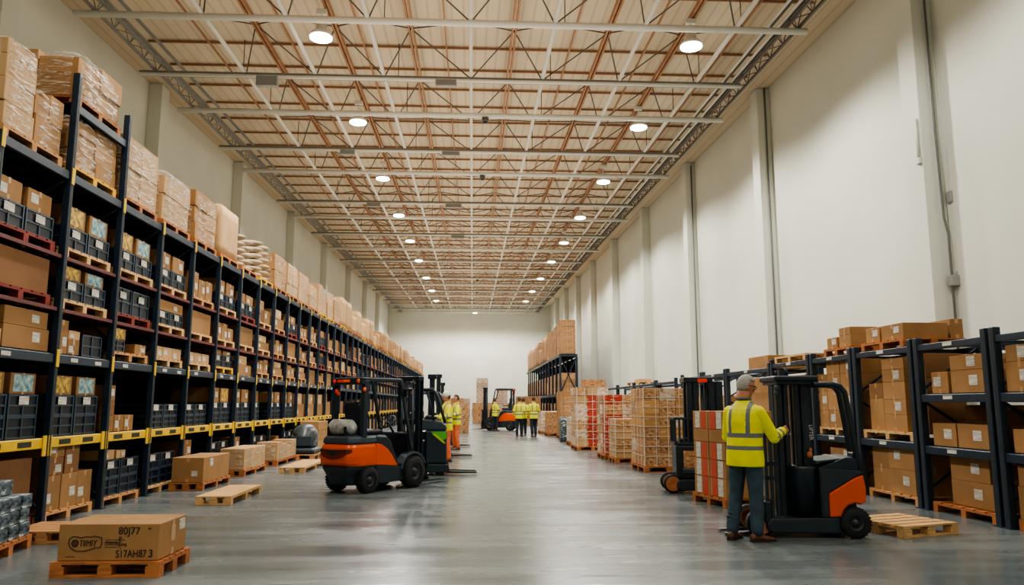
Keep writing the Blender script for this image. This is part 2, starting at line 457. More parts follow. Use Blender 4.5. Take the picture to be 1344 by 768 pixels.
def lumpy_mesh(dx, dy, dz, m, seed):
    def f():
        b = MB(); rr = random.Random(seed); n = 40; rg = []
        K = 5
        for k in range(K + 1):
            z = dz * k / K; ring = []
            for i in range(n):
                t = 2 * PI * i / n; c, s = math.cos(t), math.sin(t); q = min(1 / max(abs(c), abs(s)), 1.39)
                w = 1 + .014 * (rr.random() - .5) - (.015 if k == K else 0)
                ring.append((c * q * dx / 2 * w, s * q * dy / 2 * w, z + (.012 * rr.random() if k else 0)))
            rg.append(ring)
        b.rings(rg, 0, True, True); return b.mesh('wrapped', M[m])
    return cached(('lumpy', r2(dx), r2(dy), r2(dz), m, seed), f)

def wrapped_load(x, y, z, dx, dy, dz, nx, ny, nz, label, m='card', rz=0, group=None, film=True, jitter=.012, tw=False, mats=None, seed=0, wob=0.0):
    """a stretch-wrapped stack of cartons on a pallet: pushed together it moves as one"""
    o = empty('wrapped_load', (x, y, z), rz, label, 'wrapped load', group)
    rr = random.Random(seed * 31 + 5)
    cx, cy, cz = dx / nx, dy / ny, dz / nz
    for k in range(nz):
        for j in range(ny):
            for i in range(nx):
                if 0 < i < nx - 1 and 0 < j < ny - 1 and k < nz - 1: continue
                mm = (mats(i, j, k, rr) if mats else m)
                ox, oy = (rr.random() - .5) * jitter, (rr.random() - .5) * jitter
                ox += wob * math.sin(k * 1.7 + seed)
                hz = cz * (rr.choice((1, 1, .85, .7)) if (film and k == nz - 1) else 1)
                ob('carton', carton_mesh(cx - .006, cy - .006, hz - .004, mm), o, (-dx / 2 + (i + .5) * cx + ox, -dy / 2 + (j + .5) * cy + oy, k * cz), rr.uniform(-.03, .03) if jitter > .02 else 0)
    if film: ob('stretch_film', film_mesh(dx, dy, dz), o)
    if tw:
        def f():
            b = MB(); e = .012; w = .012
            for k in range(1, tw * 2):
                zz = dz * k / (tw * 2)
                b.box(-dx / 2 - e, dx / 2 + e, -dy / 2 - e, -dy / 2 - e + .006, zz, zz + w); b.box(-dx / 2 - e, dx / 2 + e, dy / 2 + e - .006, dy / 2 + e, zz, zz + w)
                b.box(-dx / 2 - e, -dx / 2 - e + .006, -dy / 2 - e, dy / 2 + e, zz, zz + w); b.box(dx / 2 + e - .006, dx / 2 + e, -dy / 2 - e, dy / 2 + e, zz, zz + w)
            for k in range(5):
                xx = -dx / 2 + dx * k / 4; yy = -dy / 2 + dy * k / 4
                b.box(xx - w / 2, xx + w / 2, -dy / 2 - e, -dy / 2 - e + .006, 0, dz + .005)
                b.box(-dx / 2 - e, -dx / 2 - e + .006, yy - w / 2, yy + w / 2, 0, dz + .005)
            return b.mesh('twine_net', M['twine'])
        ob('twine_net', cached(('net', r2(dx), r2(dy), r2(dz), tw), f), o)
    return o

# ---------------------------------------------------------------- building shell
EYE = 1.48; SL = .026
XL, XR, YE, YB = -9.7, 8.9, 87.0, -4.0
HD = 8.9
def ZC(y, h): return EYE + h + SL * y
struct('floor', MB().box(XL, XR, YB, YE, -.1, 0), M['concrete'])
struct('wall_left', MB().box(XL - .2, XL, YB, YE, 0, 13.2), M['wallm'])
struct('wall_right', MB().box(XR, XR + .2, YB, YE, 0, 13.2), M['wallm'])
struct('wall_back', MB().box(XL - .2, XR + .2, YE, YE + .2, 0, 13.2), M['wallm'])
struct('wall_front', MB().box(XL - .2, XR + .2, YB - .2, YB, 0, 13.2), M['wallm'])
b = MB(); v = []
for y in (YB, YE):
    for x in (XL, XR):
        for dz in (0, .15): v.append((x, y, ZC(y, HD) + dz))
b.add(v, [(0, 1, 3, 2), (4, 6, 7, 5), (0, 4, 5, 1), (2, 3, 7, 6), (0, 2, 6, 4), (1, 5, 7, 3)])
struct('ceiling', b, M['deck'])
# wall columns
for n, y in enumerate((13.8, 21.8, 29.6, 37.6, 46, 54.5, 62.5, 70.5, 78.5, 5.6)):
    top = ZC(y, HD) - .02
    struct('column', MB().box(XR - .4, XR, y - .28, y + .28, 0, top, ch=.01), M['col'])
for n, y in enumerate((7, 14.8, 22.4, 30.5, 39.5, 48.5, 58, 67, 76)):
    top = ZC(y, HD) - .02
    struct('column', MB().box(XL, XL + .4, y - .28, y + .28, 0, top, ch=.01), M['col'])
# baseboard trims on the end wall
struct('baseboard_back', MB().box(XL, XR, YE - .03, YE, 0, .14), M['col'])

# conduit on the column by the low racks
cd = empty('conduit', (XR - .4, 13.45, 0), 0, 'gray electrical conduit with small boxes running down the wall column above the low racks', 'conduit')
b = MB(); b.tube([(.24, 0, 10.4), (.24, 0, 6.6), (.24, -.05, 4.9), (.3, -.05, 4.6), (.3, -.05, 1.0)], .022, 8); ob('cable', b.mesh('cable', M['cable']), cd)
b = MB(); b.tube([(.42, -.05, 6.3), (.42, -.05, 3.9), (.30, -.05, 3.7)], .022, 8); ob('cable', b.mesh('cable', M['box']), cd)
ob('switch_box', MB().box(.36, .48, -.12, .02, 5.2, 5.42, ch=.01).mesh('switch_box', M['box']), cd)
ob('switch_box', MB().box(.24, .46, -.12, .02, 3.62, 3.82, ch=.01).mesh('switch_box', M['box']), cd)
cd2 = empty('conduit', (XR - .43, 13.6, 0), 0, 'short white conduit stub on the inner face of the nearest wall column', 'conduit')
ob('cable', MB().tube([(0, 0, 6.9), (0, 0, 6.1)], .025, 8).mesh('cable', M['col']), cd2)
ob('switch_box', MB().box(-.03, .03, -.06, .06, 6.0, 6.12, ch=.01).mesh('switch_box', M['col']), cd2)
for y, xx in ((21.8, .24), (29.6, .24)):
    c3 = ob('conduit', MB().tube([(0, 0, 11), (0, 0, .02)], .025, 8).mesh('conduit', M['cable']), None, (XR - .4 + xx, y - .31, 0))
    tag(c3, 'dark gray conduit running down the %s wall column from the near low rack' % ('second' if y < 25 else 'third'), 'conduit')

# ---------------------------------------------------------------- roof structure
def slope_bar(b, x, y0, y1, h, w, hh):
    b.bar((x, y0, ZC(y0, h)), (x, y1, ZC(y1, h)), w, hh)
YS, YF = 8.0, YE - .3
WX = [-5.96, -4.15, -2.38, -.1, 1.79, 3.83, 5.9]
BX = [-5.3, -3.4, -1.57, .96, 3.28, 5.13]
HW, HB = 8.02, 8.62
for k, x in enumerate(WX):
    b = MB(); b.tube([(x, YS, ZC(YS, HW)), (x, YF, ZC(YF, HW))], .055 if k != 3 else .045, 8)
    struct('ceiling_pipe', b, M['galv'])
PITCH = 3.2
for k, x in enumerate(BX):
    b = MB()
    slope_bar(b, x - .045, YS, YF, HB, .05, .11); slope_bar(b, x + .045, YS, YF, HB, .05, .11)
    struct('ceiling_joist', b, M['joist'])
    # web rods: between this brown chord and the pale pipes either side
    b = MB()
    for wx in sorted(WX, key=lambda q: abs(q - x))[:2]:
        y = YS
        while y < YF - PITCH:
            pw = Vector((wx, y + PITCH / 2, ZC(y + PITCH / 2, HW)))
            b.tube([(x, y, ZC(y, HB)), tuple(pw)], .018, 5); b.tube([tuple(pw), (x, y + PITCH, ZC(y + PITCH, HB))], .018, 5)
            y += PITCH
    struct('ceiling_web', b, M['web'])
# thin brown secondary chords
for x in (-6.9, -4.75, -2.9, -.75, 2.5, 4.5, 6.6):
    b = MB(); slope_bar(b, x, YS, YF, HD - .10, .04, .045); struct('ceiling_joist', b, M['joist'])
# lattice girders along both side walls
for x, dx in ((-8.25, .5), (7.35, -.45)):
    b = MB()
    for (ox, h) in ((0, 8.05), (dx * .55, 8.1), (0, 8.5), (dx * .55, 8.55)): slope_bar(b, x + ox, YS, YF, h, .05, .07)
    y = YS
    while y < YF - .8:
        b.tube([(x, y, ZC(y, 8.05)), (x, y + .4, ZC(y + .4, 8.5)), (x, y + .8, ZC(y + .8, 8.05))], .014, 5)
        b.tube([(x, y, ZC(y, 8.05)), (x + dx * .55, y + .4, ZC(y + .4, 8.1)), (x, y + .8, ZC(y + .8, 8.05))], .012, 5)
        y += .8
    struct('ceiling_girder', b, M['galvd'] if x < 0 else M['web'])
for x in (6.75, 7.0):
    b = MB(); b.tube([(x, YS, ZC(YS, 8.2)), (x, YF, ZC(YF, 8.2))], .035, 6); struct('ceiling_pipe', b, M['galv'])
# purlins across
y = 9.0; k = 0
while y < YE - .5:
    b = MB(); z = ZC(y, HD) - .05; b.box(XL + 1.2, XR - 1.0, y - .022, y + .022, z - .025, z + .03); struct('ceiling_purlin', b, M['purlin'])
    y += 1.45; k += 1
# cross beams hung under the roof
BY = [12.8, 15.87, 19.07, 21.72, 25.28, 28.09, 32.93, 36.0, 40.1, 44.6, 49.0, 53, 57, 61, 65, 69, 73, 77, 81, 85]
for k, y in enumerate(BY):
    z = ZC(y, 7.93); b = MB()
    if k % 2 == 0:
        b.box(XL + 1.1, XR - 1.8, y - .05, y + .05, z - .06, z + .0); b.box(XL + 1.1, XR - 1.8, y - .09, y + .09, z, z + .05)
        struct('ceiling_beam', b, M['galvd'])
        b = MB(); b.tube([(XL + 1.1, y - .1, z - .06), (XR - 1.8, y - .1, z - .06)], .05, 8); struct('ceiling_pipe', b, M['galv'])
    else:
        b.tube([(XL + 1.05, y, z), (XR - 1.4, y, z)], .075, 10); struct('ceiling_pipe', b, M['galv'])
    # hangers up to the deck
    b = MB()
    for x in (-6, -2, 2, 6): b.tube([(x, y, z), (x, y, ZC(y, HD))], .012, 5)
    struct('ceiling_web', b, M['web'])
def jbox(x, y, dx, dz, lab, m='box'):
    o = empty('ceiling_junction_box', (x, y, ZC(y, 7.86)), 0, lab, 'junction box')
    ob('box_body', MB().box(-dx / 2, dx / 2, -.16, -.02, -dz, .02, ch=.01).mesh('box_body', M[m]), o)
    ob('box_cover', MB().box(-dx / 2 + .03, dx / 2 - .03, -.175, -.16, -dz + .03, -.01).mesh('box_cover', M['galvd']), o)
jbox(-5.35, 19.07, .55, .26, 'large gray junction box on the second cross beam, over the long rack side')
jbox(-.75, 19.07, .55, .16, 'flat gray junction box midway along the second cross beam')
jbox(-4.3, 25.28, .5, .15, 'flat gray junction box on the fourth cross beam, long rack side')
jbox(-.8, 25.28, .6, .13, 'flat gray junction box midway along the fourth cross beam')
jbox(-4.4, 32.93, .6, .16, 'gray junction box on the sixth cross beam, long rack side')
jbox(-.9, 32.93, .7, .16, 'gray junction box midway along the sixth cross beam')
jbox(-.85, 40.1, .7, .16, 'gray junction box midway along the eighth cross beam')
for (y, lab) in ((21.72, 'small dark sensor hanging under the third cross pipe at mid aisle'), (28.09, 'small dark sensor hanging under the fifth cross pipe at mid aisle'), (57, 'small dark sensor hanging far down the hall over the aisle'), (65, 'small dark sensor near the end wall over the aisle')):
    o = empty('ceiling_sensor', (.32, y, ZC(y, 7.86)), 0, lab, 'sensor')
    ob('sensor_body', MB().box(-.1, .1, -.1, .1, -.12, 0, ch=.02).mesh('sensor_body', M['web']), o)
    ob('sensor_dome', MB().ell((0, 0, -.12), (.07, .07, .06)).mesh('sensor_dome', M['black']), o)

# ---------------------------------------------------------------- lamps
HL = 7.86
LY = [16.6, 22.3, 28.7, 35.2, 41.7, 48.5, 56.5, 64.5, 72.5]
def lamp_meshes():
    h = MB(); h.lathe([(.05, .34), (.12, .32), (.12, .16), (.20, .12), (.27, .03), (.27, 0.005)], 'z', n=24)
    l = MB(); l.lathe([(.25, 0.004), (.25, -.03), (.2, -.05), (.0, -.055)], 'z', n=24, close=False)
    s = MB(); s.tube([(0, 0, .34), (0, 0, .62)], .02, 6); s.box(-.12, .12, -.05, .05, .55, .68, ch=.01)
    return h.mesh('lamp_housing', M['galv']), l.mesh('lamp_lens', M['lens']), s.mesh('stem', M['galv'])
LM = lamp_meshes()
SPOT = []
def spot(x, y, z, power, ang=160, blend=.4):
    l = bpy.data.lights.new('pendant_light', 'SPOT'); l.energy = power; l.spot_size = math.radians(ang); l.spot_blend = blend; l.shadow_soft_size = .22
    l.color = (1, .965, .885); o = bpy.data.objects.new('pendant_light', l); C.objects.link(o); o.location = (x, y, z - .09); return o
def lamp(x, y, lab, h=HL, grp=None):
    z = ZC(y, h)
    o = empty('pendant_lamp', (x, y, z), 0, lab, 'lamp', grp)
    ob('lamp_housing', LM[0], o); ob('lamp_lens', LM[1], o); ob('stem', LM[2], o)
    SPOT.append((x, y, z))
for k, y in enumerate(LY):
    lamp(-3.52, y, 'glowing round pendant lamp, %s from the camera in the row on the long rack side' % ORD[k])
    lamp(5.06, y, 'glowing round pendant lamp, %s from the camera in the row on the low rack side' % ORD[k])
spot(-4.5, 80.5, ZC(80, HL), LAMP_W * 1.3); spot(4.5, 80.5, ZC(80, HL), LAMP_W * 1.3)  # two added spots without fixtures, brightening the end wall
lamp(.2, 82, 'small glowing pendant lamp alone at mid aisle by the end wall', 7.6)
for (x, y, z) in SPOT:
    spot(x, y, z, LAMP_W)
for x in (-3.52, 3.0): spot(x, .5, ZC(0, HL), LAMP_W * .75, 95, .6)  # added spots without fixtures, brightening the foreground floor
for (y, k) in ((10.4, .4), (4.2, .3)):
    for x in (-3.52, 5.05): spot(x, y, ZC(y, HL), LAMP_W * k)
def area(name, loc, sx, sy, power, up, col=(1, .93, .82)):
    l = bpy.data.lights.new(name, 'AREA'); l.shape = 'RECTANGLE'; l.size = sx; l.size_y = sy; l.energy = power; l.color = col
    o = bpy.data.objects.new(name, l); C.objects.link(o); o.location = loc
    if up: o.rotation_euler = (PI, 0, 0)
    return o
# added fill lamp without a fixture, aimed up to brighten the ceiling
area('roof_uplight', (-.3, 44, 6.6), 9, 84, UP_W, True, (1, .86, .68))
w = bpy.data.worlds.new('world'); scene.world = w; w.use_nodes = True
w.node_tree.nodes['Background'].inputs[0].default_value = (.9, .95, 1, 1); w.node_tree.nodes['Background'].inputs[1].default_value = .3

# ---------------------------------------------------------------- camera
cam = bpy.data.cameras.new('camera'); co = bpy.data.objects.new('camera', cam); C.objects.link(co); scene.camera = co
cam.sensor_width = 36; cam.lens = 36 * 1000 / 1344; cam.clip_end = 300; cam.clip_start = .05
co.location = (0, 0, EYE)
pit = math.atan(146 / 1000); yaw = math.atan(52 * math.cos(pit) / 1000)
co.rotation_euler = (PI / 2 + pit, 0, -yaw)
scene.view_settings.view_transform = 'AgX'
try: scene.view_settings.look = 'AgX - Medium High Contrast'
except Exception: pass
scene.view_settings.exposure = EXPO
cy = scene.cycles
try:
    cy.use_denoising = True; cy.denoiser = 'OPENIMAGEDENOISE'
    cy.max_bounces = 6; cy.diffuse_bounces = 3; cy.glossy_bounces = 3; cy.transparent_max_bounces = 8
    cy.sample_clamp_indirect = 6; cy.caustics_reflective = False; cy.caustics_refractive = False
except Exception: pass

# ---------------------------------------------------------------- the long tall rack (50 bays)
FX = -5.3; RD = 1.3; BW = 1.5; Y0 = 8.4; NB = 50
LV = {'Y': 1.0, 'M': 2.05, 'R1': 2.68, 'R2': 3.36, 'T': 4.43}
TOPZ = {'F': 0.0, 'Y': 1.065, 'M': 2.12, 'R1': 2.70, 'R2': 3.38, 'T': 4.49, 'X': 5.44}
def upright_mesh(h):
    def f():
        b = MB(); b.box(-.045, .045, -.04, .04, 0, h, ch=.008)
        b.box(-.08, .08, -.055, .055, 0, .012)
        return b.mesh('upright', M['rack'])
    return cached(('upr', h), f)
def holes_mesh(h):
    def f():
        b = MB(); z = .2; b.box(.0445, .0455, -.016, .016, .1, h - .05)
        while z < h - .1:
            b.box(.045, .0465, -.012, .012, z, z + .035); z += .15
        return b.mesh('hole_strip', M['slot'])
    return cached(('hol', h), f)
def beam_mesh(kind, w):
    def f():
        b = MB()
        if kind == 'Y':
            b.box(-.03, .03, .1, w - .0, -.065, .06, ch=.006)
            for k in (.28, .68): b.box(.03, .033, w * k - .13, w * k + .15, -.035, .03, mi=1)
            b.box(.031, .045, .02, .10, -.16, .09); b.box(.031, .045, w - .10, w - .02, -.16, .09)
            return b.mesh('guard_beam', [M['yellow'], M['slot']])
        if kind in ('R1', 'R2'): b.box(-.02, .02, .1, w, -.03, .015); return b.mesh('red_rail', M['redrail'])
        b.box(-.028, .028, .1, w, -.06, .055, ch=.008)
        return b.mesh('beam', M['rack'])
    return cached(('beam', kind, w), f)
def clip_mesh(dz=.11):
    return cached(('clip', dz), lambda: MB().box(.046, .056, -.035, .035, -dz, dz, ch=.004).mesh('beam_clip', M['yellow']))
def deck_mesh(w, d, red=False):
    def f():
        b = MB(); b.box(-d + .03, -.03, .01, w - .01, -.012, .006)
        n = 3
        for k in range(n): b.box(-d + .03, -.03, w * (k + .5) / n - .03, w * (k + .5) / n + .03, -.06, -.012)
        return b.mesh('shelf_deck', M['redrail'] if red else M['rackd'])
    return cached(('deck', w, d, red), f)
def tagplate(): return cached('tagp', lambda: MB().box(.030, .033, -.09, .09, -.028, .022).mesh('shelf_tag', M['paper']))

def rack_bay(i):
    y = Y0 + i * BW
    o = empty('pallet_rack', (FX, y, 0), 0, 'dark blue bay of the long tall rack, %s bay from the camera' % ORD[i], 'rack', 'bays of the long tall rack')
    near = i < 14
    h = 5.85 if i in (1, 2) else 4.52
    if i == 0: h = 4.52
    ob('upright', upright_mesh(h), o, (0, .057, 0))
    ob('upright', upright_mesh(h), o, (-RD, .057, 0))
    if near: ob('hole_strip', holes_mesh(h), o, (0, .057, 0), 0)
    if i == NB - 1:
        ob('upright', upright_mesh(4.52), o, (0, BW - .057, 0)); ob('upright', upright_mesh(4.52), o, (-RD, BW - .057, 0))
    for k in ('Y', 'M', 'R1', 'R2', 'T'):
        z = LV[k]
        ob('guard_beam' if k == 'Y' else 'rail' if k[0] == 'R' else 'beam', beam_mesh(k, BW), o, (0, 0, z))
        if near and k in 'MT': ob('beam', beam_mesh('M', BW), o, (-RD, 0, z))
        ob('shelf_deck', deck_mesh(BW, RD, k[0] == 'R'), o, (0, 0, TOPZ[k] - .006))
        if near and k in 'MT': ob('beam_clip', clip_mesh(), o, (0, .057, z))
    if near:
        t = ob('shelf_tag', tagplate(), o, (0, .5, LV['M']))
        if i % 2: ob('shelf_tag', tagplate(), o, (0, 1.15, LV['M'] - .01))
        b = ob('side_brace', cached('sbr', lambda: MB().bar((-.05, 0, .2), (-RD + .05, 0, 1.3), .03).bar((-RD + .05, 0, 1.3), (-.05, 0, 2.4), .03).bar((-.05, 0, 2.4), (-RD + .05, 0, 3.5), .03).bar((-RD + .05, 0, 3.5), (-.05, 0, 4.4), .03).mesh('side_brace', M['rack'])), o, (0, .057, 0))
    if i == 1:
        ob('beam', beam_mesh('M', BW), o, (0, 0, 5.38)); ob('beam', beam_mesh('M', BW), o, (-RD, 0, 5.38)); ob('shelf_deck', deck_mesh(BW, RD), o, (0, 0, 5.434))
        ob('upright', upright_mesh(5.85), o, (0, BW - .1, 0)) if False else None
    ob('back_panel', cached('bkp', lambda: MB().box(-RD - .07, -RD - .055, 0, BW, 0, 4.2).mesh('back_panel', M['back'])), o)  # added dark sheet painting the shade inside the rack
    return o
for i in range(NB): rack_bay(i)

LNAME = {'F': 'floor level', 'Y': 'yellow beam level', 'M': 'middle shelf', 'R1': 'lower red shelf', 'R2': 'upper red shelf', 'T': 'top deck', 'X': 'raised extra deck'}
def bayname(i): return 'bay %s of the long rack' % ORD[i] if False else '%s bay of long rack' % ORD[i]
PCX = FX - .60       # pallet centre
def bpal(i, lv, m='wood', far=False, yy=None, w=1.25, d=1.1):
    y = Y0 + i * BW + BW / 2
    z = TOPZ[lv] + (.004 if lv != 'F' else .001)
    adj = {'wood': 'plain wooden', 'woodo': 'orange stained', 'woodp': 'pale wooden', 'woody': 'yellow painted', 'woodr': 'dark red'}[m]
    pallet(PCX + .04, y, z, d, w, '%s pallet, %s, %s' % (adj, LNAME[lv], bayname(i)), m, group='pallets in the long rack', parts=not far, nb=6)
    return z + PH
ncar = [0]
def bcar(i, lv, z, yl, dx, dy, dz, pos, m='card', xoff=0, prints=None, sticker=True, col=None):
    """carton in a rack bay; yl = offset of its centre from the bay centre"""
    y = Y0 + i * BW + BW / 2 + yl
    x = FX - .04 - dx / 2 + xoff
    st = []
    if prints: st.append(('x+', 0, dz * .52, dy * .78, dz * .8, prints))
    elif sticker: st.append(('x+', dy * R.choice((-.22, .2)), dz * R.uniform(.35, .6), min(.16, dy * .35), min(.12, dz * .45), 'paper'))
    near = i < 12
    adj = {'card': 'brown', 'card2': 'dark brown', 'card3': 'pale tan', 'busy': 'printed tan'}[m]
    if prints == 'printy': adj = 'yellow printed'
    if prints == 'printb': adj = 'teal printed'
    ncar[0] += 1
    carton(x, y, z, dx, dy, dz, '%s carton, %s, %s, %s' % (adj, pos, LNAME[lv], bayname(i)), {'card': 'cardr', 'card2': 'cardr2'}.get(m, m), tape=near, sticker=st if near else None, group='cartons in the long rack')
    return z + dz + .001
def bcrate(i, lv, z, yl, dx, dy, dz, pos, sticker=None):
    y = Y0 + i * BW + BW / 2 + yl
    crate(FX - .05 - dx / 2, y, z, dx, dy, dz, 'black crate, %s, %s, %s' % (pos, LNAME[lv], bayname(i)), 'black crates in the long rack', sticker=sticker)
    return z + dz
def p_crates(i, lv, z, dz=.3, cart=.22, two=True, prints=('printy', 'printb'), levels=1):
    for n, (yl, nm) in enumerate(((-.32, 'near'), (.32, 'far'))):
        if n and not two: break
        zz = z
        for l in range(levels):
            zz = bcrate(i, lv, zz, yl, .95, .6, dz, nm + ' side' + ((', tier %s' % ORD[l]) if levels > 1 else ''), sticker='paper' if (l == levels - 1 and i < 10) else None) + .002
        if cart: bcar(i, lv, zz, yl, .8, .52, cart, nm + ' side above the crates', 'card', prints=prints[n % 2] if prints else None, xoff=-.03)
def p_wide(i, lv, z, dz, m='card2'):
    bcar(i, lv, z, 0, 1.0, 1.2, dz, 'one wide box', m, sticker=False)
def p_stack(i, lv, z, H):
    k = R.choice((0, 1, 2)); h = H
    if k == 0:
        t = bcar(i, lv, z, -.3, .8, .58, h * .55, 'near side at the bottom', R.choice(('card', 'card2')))
        bcar(i, lv, t, -.3, .74, .54, h * .42, 'near side at the top', 'card')
        bcar(i, lv, z, .32, .8, .56, h * R.uniform(.45, .75), 'far side', 'card')
    elif k == 1:
        t = bcar(i, lv, z, 0, .95, 1.2, h * .5, 'wide bottom box', 'card')
        bcar(i, lv, t, R.uniform(-.2, .2), .8, .7, h * .4, 'smaller top box', 'card3')
    else:
        for n, yl in enumerate((-.4, 0, .4)): bcar(i, lv, z, yl, .8, .37, h * R.uniform(.5, .95), ('near', 'centre', 'far')[n] + ' of three', 'card')
def p_small(i, lv, z):
    t = z
    for n, yl in enumerate((-.5, -.17, .16)):
        t = bcar(i, lv, z, yl, .4, .31, .24, ('near', 'centre', 'far')[n] + ' of the bottom row', 'card')
    t2 = bcar(i, lv, t, -.5, .4, .31, .21, 'second tier near side', 'card2'); bcar(i, lv, t2, -.5, .4, .3, .23, 'third tier near side', 'card')

# --- bay by bay
for i in range(14):
    far = i > 9
    # floor level
    if i == 0: p_wide(0, 'F', bpal(0, 'F', 'woodr'), .7)
    elif i == 1:
        z = bpal(1, 'F', 'wood')
        t = 0
        for n, yl in enumerate((-.40, .02, .42)):
            t = bcar(1, 'F', z, yl, .7, .40, (.44, .44, .44)[n], ('near', 'centre', 'far')[n] + ' of the bottom row', 'card')
        t = bcar(1, 'F', z + .443, -.38, .65, .42, .22, 'second tier near side', 'card2'); bcar(1, 'F', t, -.36, .6, .40, .16, 'third tier near side', 'card', sticker=True)
        bcar(1, 'F', z + .443, .05, .6, .36, .36, 'second tier centre', 'card2')
    elif i == 2:
        z = bpal(2, 'F', 'wood'); p_crates(2, 'F', z, .26, 0, True, None, 2); bcar(2, 'F', z + .53, -.42, .5, .36, .14, 'low near box above the crates', 'card3'); bcar(2, 'F', z + .53, -.02, .5, .3, .12, 'low far box above the crates', 'card3')
    elif i == 3: z = bpal(3, 'F', 'woodp'); p_crates(3, 'F', z, .26, 0, True, None, 2)
    elif i == 4: z = .001; t = bcar(4, 'F', z, -.3, .7, .5, .5, 'tall near box', 'card'); bcar(4, 'F', t, -.3, .6, .45, .3, 'near side at the top', 'card')
    elif i % 2: z = bpal(i, 'F', 'woodp', far); p_crates(i, 'F', z, .28, 0, True, None, 2)
    else: z = bpal(i, 'F', 'wood', far); p_stack(i, 'F', z, .62)
    # yellow level
    z = TOPZ['Y'] + .004
    if i in (0, 1): p_crates(i, 'Y', z, .26, .25, True, ('printy', 'printb'), 2)
    elif i == 2: p_small(2, 'Y', z)
    elif i in (3, 4): p_crates(i, 'Y', z, .2, 0, True, None, 2)
    elif i in (5, 6, 9): p_crates(i, 'Y', z, .22, .3, True, (None, 'printy') if i == 5 else None, 2)
    elif i in (7, 8): p_crates(i, 'Y', z, .22, .28, i == 8, None, 2)
    else: p_stack(i, 'Y', z, .8)
    # middle shelf
    z = TOPZ['M'] + .004
    if i == 0:
        t = bcar(0, 'M', z, .25, .9, .95, .27, 'wide bottom box', 'card'); bcar(0, 'M', t, .22, .88, .9, .21, 'wide top box', 'card')
        bcar(0, 'M', z, -.45, .4, .4, .2, 'small box beside the wide ones', 'card3')
    elif i == 1:
        bcar(1, 'M', z, -.46, .6, .28, .44, 'tall near box', 'card'); t = bcar(1, 'M', z, -.16, .6, .3, .2, 'near side low box', 'card'); bcar(1, 'M', t, -.16, .58, .29, .12, 'near side above the low box', 'card3')
        bcrate(1, 'M', z, .35, .9, .55, .3, 'far side')
    elif i == 2:
        zz = bpal(2, 'M', 'wood'); bcrate(2, 'M', zz, -.4, .6, .5, .18, 'near side'); bcar(2, 'M', zz + .183, -.4, .6, .5, .17, 'near side above the crate', 'card', prints='printy'); bcar(2, 'M', zz, .4, .7, .4, .16, 'far side', 'card')
    elif i in (3, 4):
        zz = bpal(i, 'M', 'woodp')
        for n, yl in enumerate((-.42, 0, .42)): bcar(i, 'M', zz, yl, .7, .4, .2, ('near', 'centre', 'far')[n] + ' of the low row', 'card3')
    elif i == 5: zz = bpal(5, 'M', 'woody'); p_crates(5, 'M', zz, .26, .1, True, None)
    elif i == 6: p_stack(6, 'M', z, .5)
    elif far and i % 2: p_wide(i, 'M', z, .46, 'card')
    else: zz = bpal(i, 'M', 'wood', far); p_stack(i, 'M', zz, .38)
    # red shelves
    for lv in ('R1', 'R2'):
        H = .46 if lv == 'R1' else .66
        if i == 0:
            zz = bpal(0, lv, 'woodr')
            if lv == 'R1': p_wide(0, lv, zz, .44, 'card2')
            else: p_crates(0, lv, zz, .3, .26, True, None)
        elif i == 1 or (i in (2, 3, 5) and lv == 'R2'):
            zz = bpal(i, lv, 'woodp'); p_crates(i, lv, zz, .27 if lv == 'R1' else .3, .185 if lv == 'R1' else .28, True, ('printy', 'printb') if i < 3 else None)
        elif i == 2: zz = bpal(i, lv, 'woodr'); p_crates(i, lv, zz, .4, 0, True, None)
        elif i == 3: zz = bpal(i, lv, 'woodp'); p_crates(i, lv, zz, .24, 0, True, None); bcar(i, lv, zz + .243, 0, .85, 1.15, .18, 'long box above the crates', 'card')
        elif i in (4, 6, 9) and lv == 'R1': zz = bpal(i, lv, 'woodp'); p_wide(i, lv, zz, .42, 'card')
        elif i % 3 == 0: zz = bpal(i, lv, 'woodr', far); p_crates(i, lv, zz, .3, .12 if lv == 'R1' else .22, True, None)
        else: zz = bpal(i, lv, 'woodp' if i % 2 else 'wood', far); p_stack(i, lv, zz, H * .85)
# further bays: one box or crate per level
FARB = MB()
for i in range(14, NB):
    for lv in ('F', 'Y', 'M', 'R1', 'R2'):
        if i > 30 and lv in ('F',) : continue
        if i > 33 and R.random() < .35: continue
        z = TOPZ[lv] + .004
        if R.random() < .32 and i < 32: bcrate(i, lv, z, 0, .95, 1.2, R.uniform(.3, .42), 'one long crate'); continue
        H = {'F': .75, 'Y': .75, 'M': .45, 'R1': .5, 'R2': .7}[lv]
        if i < 28 and lv in ('R1', 'R2'): z = bpal(i, lv, 'wood', True); H -= .14
        if ncar[0] < 200:
            bcar(i, lv, z, R.uniform(-.1, .1), 1.0, R.uniform(.8, 1.2), H * R.uniform(.65, 1), 'one large box', R.choice(('card', 'card', 'card2', 'card3')))
        else:
            w = R.uniform(.8, 1.2); FARB.box(FX - 1.04, FX - .04, Y0 + (i + .5) * BW - w / 2, Y0 + (i + .5) * BW + w / 2, z, z + H * R.uniform(.65, 1))

o = ob('distant_cartons', FARB.mesh('distant_cartons', M['card']))
tag(o, 'small brown cartons filling the farthest bays of the long rack', 'cartons', kind='stuff')
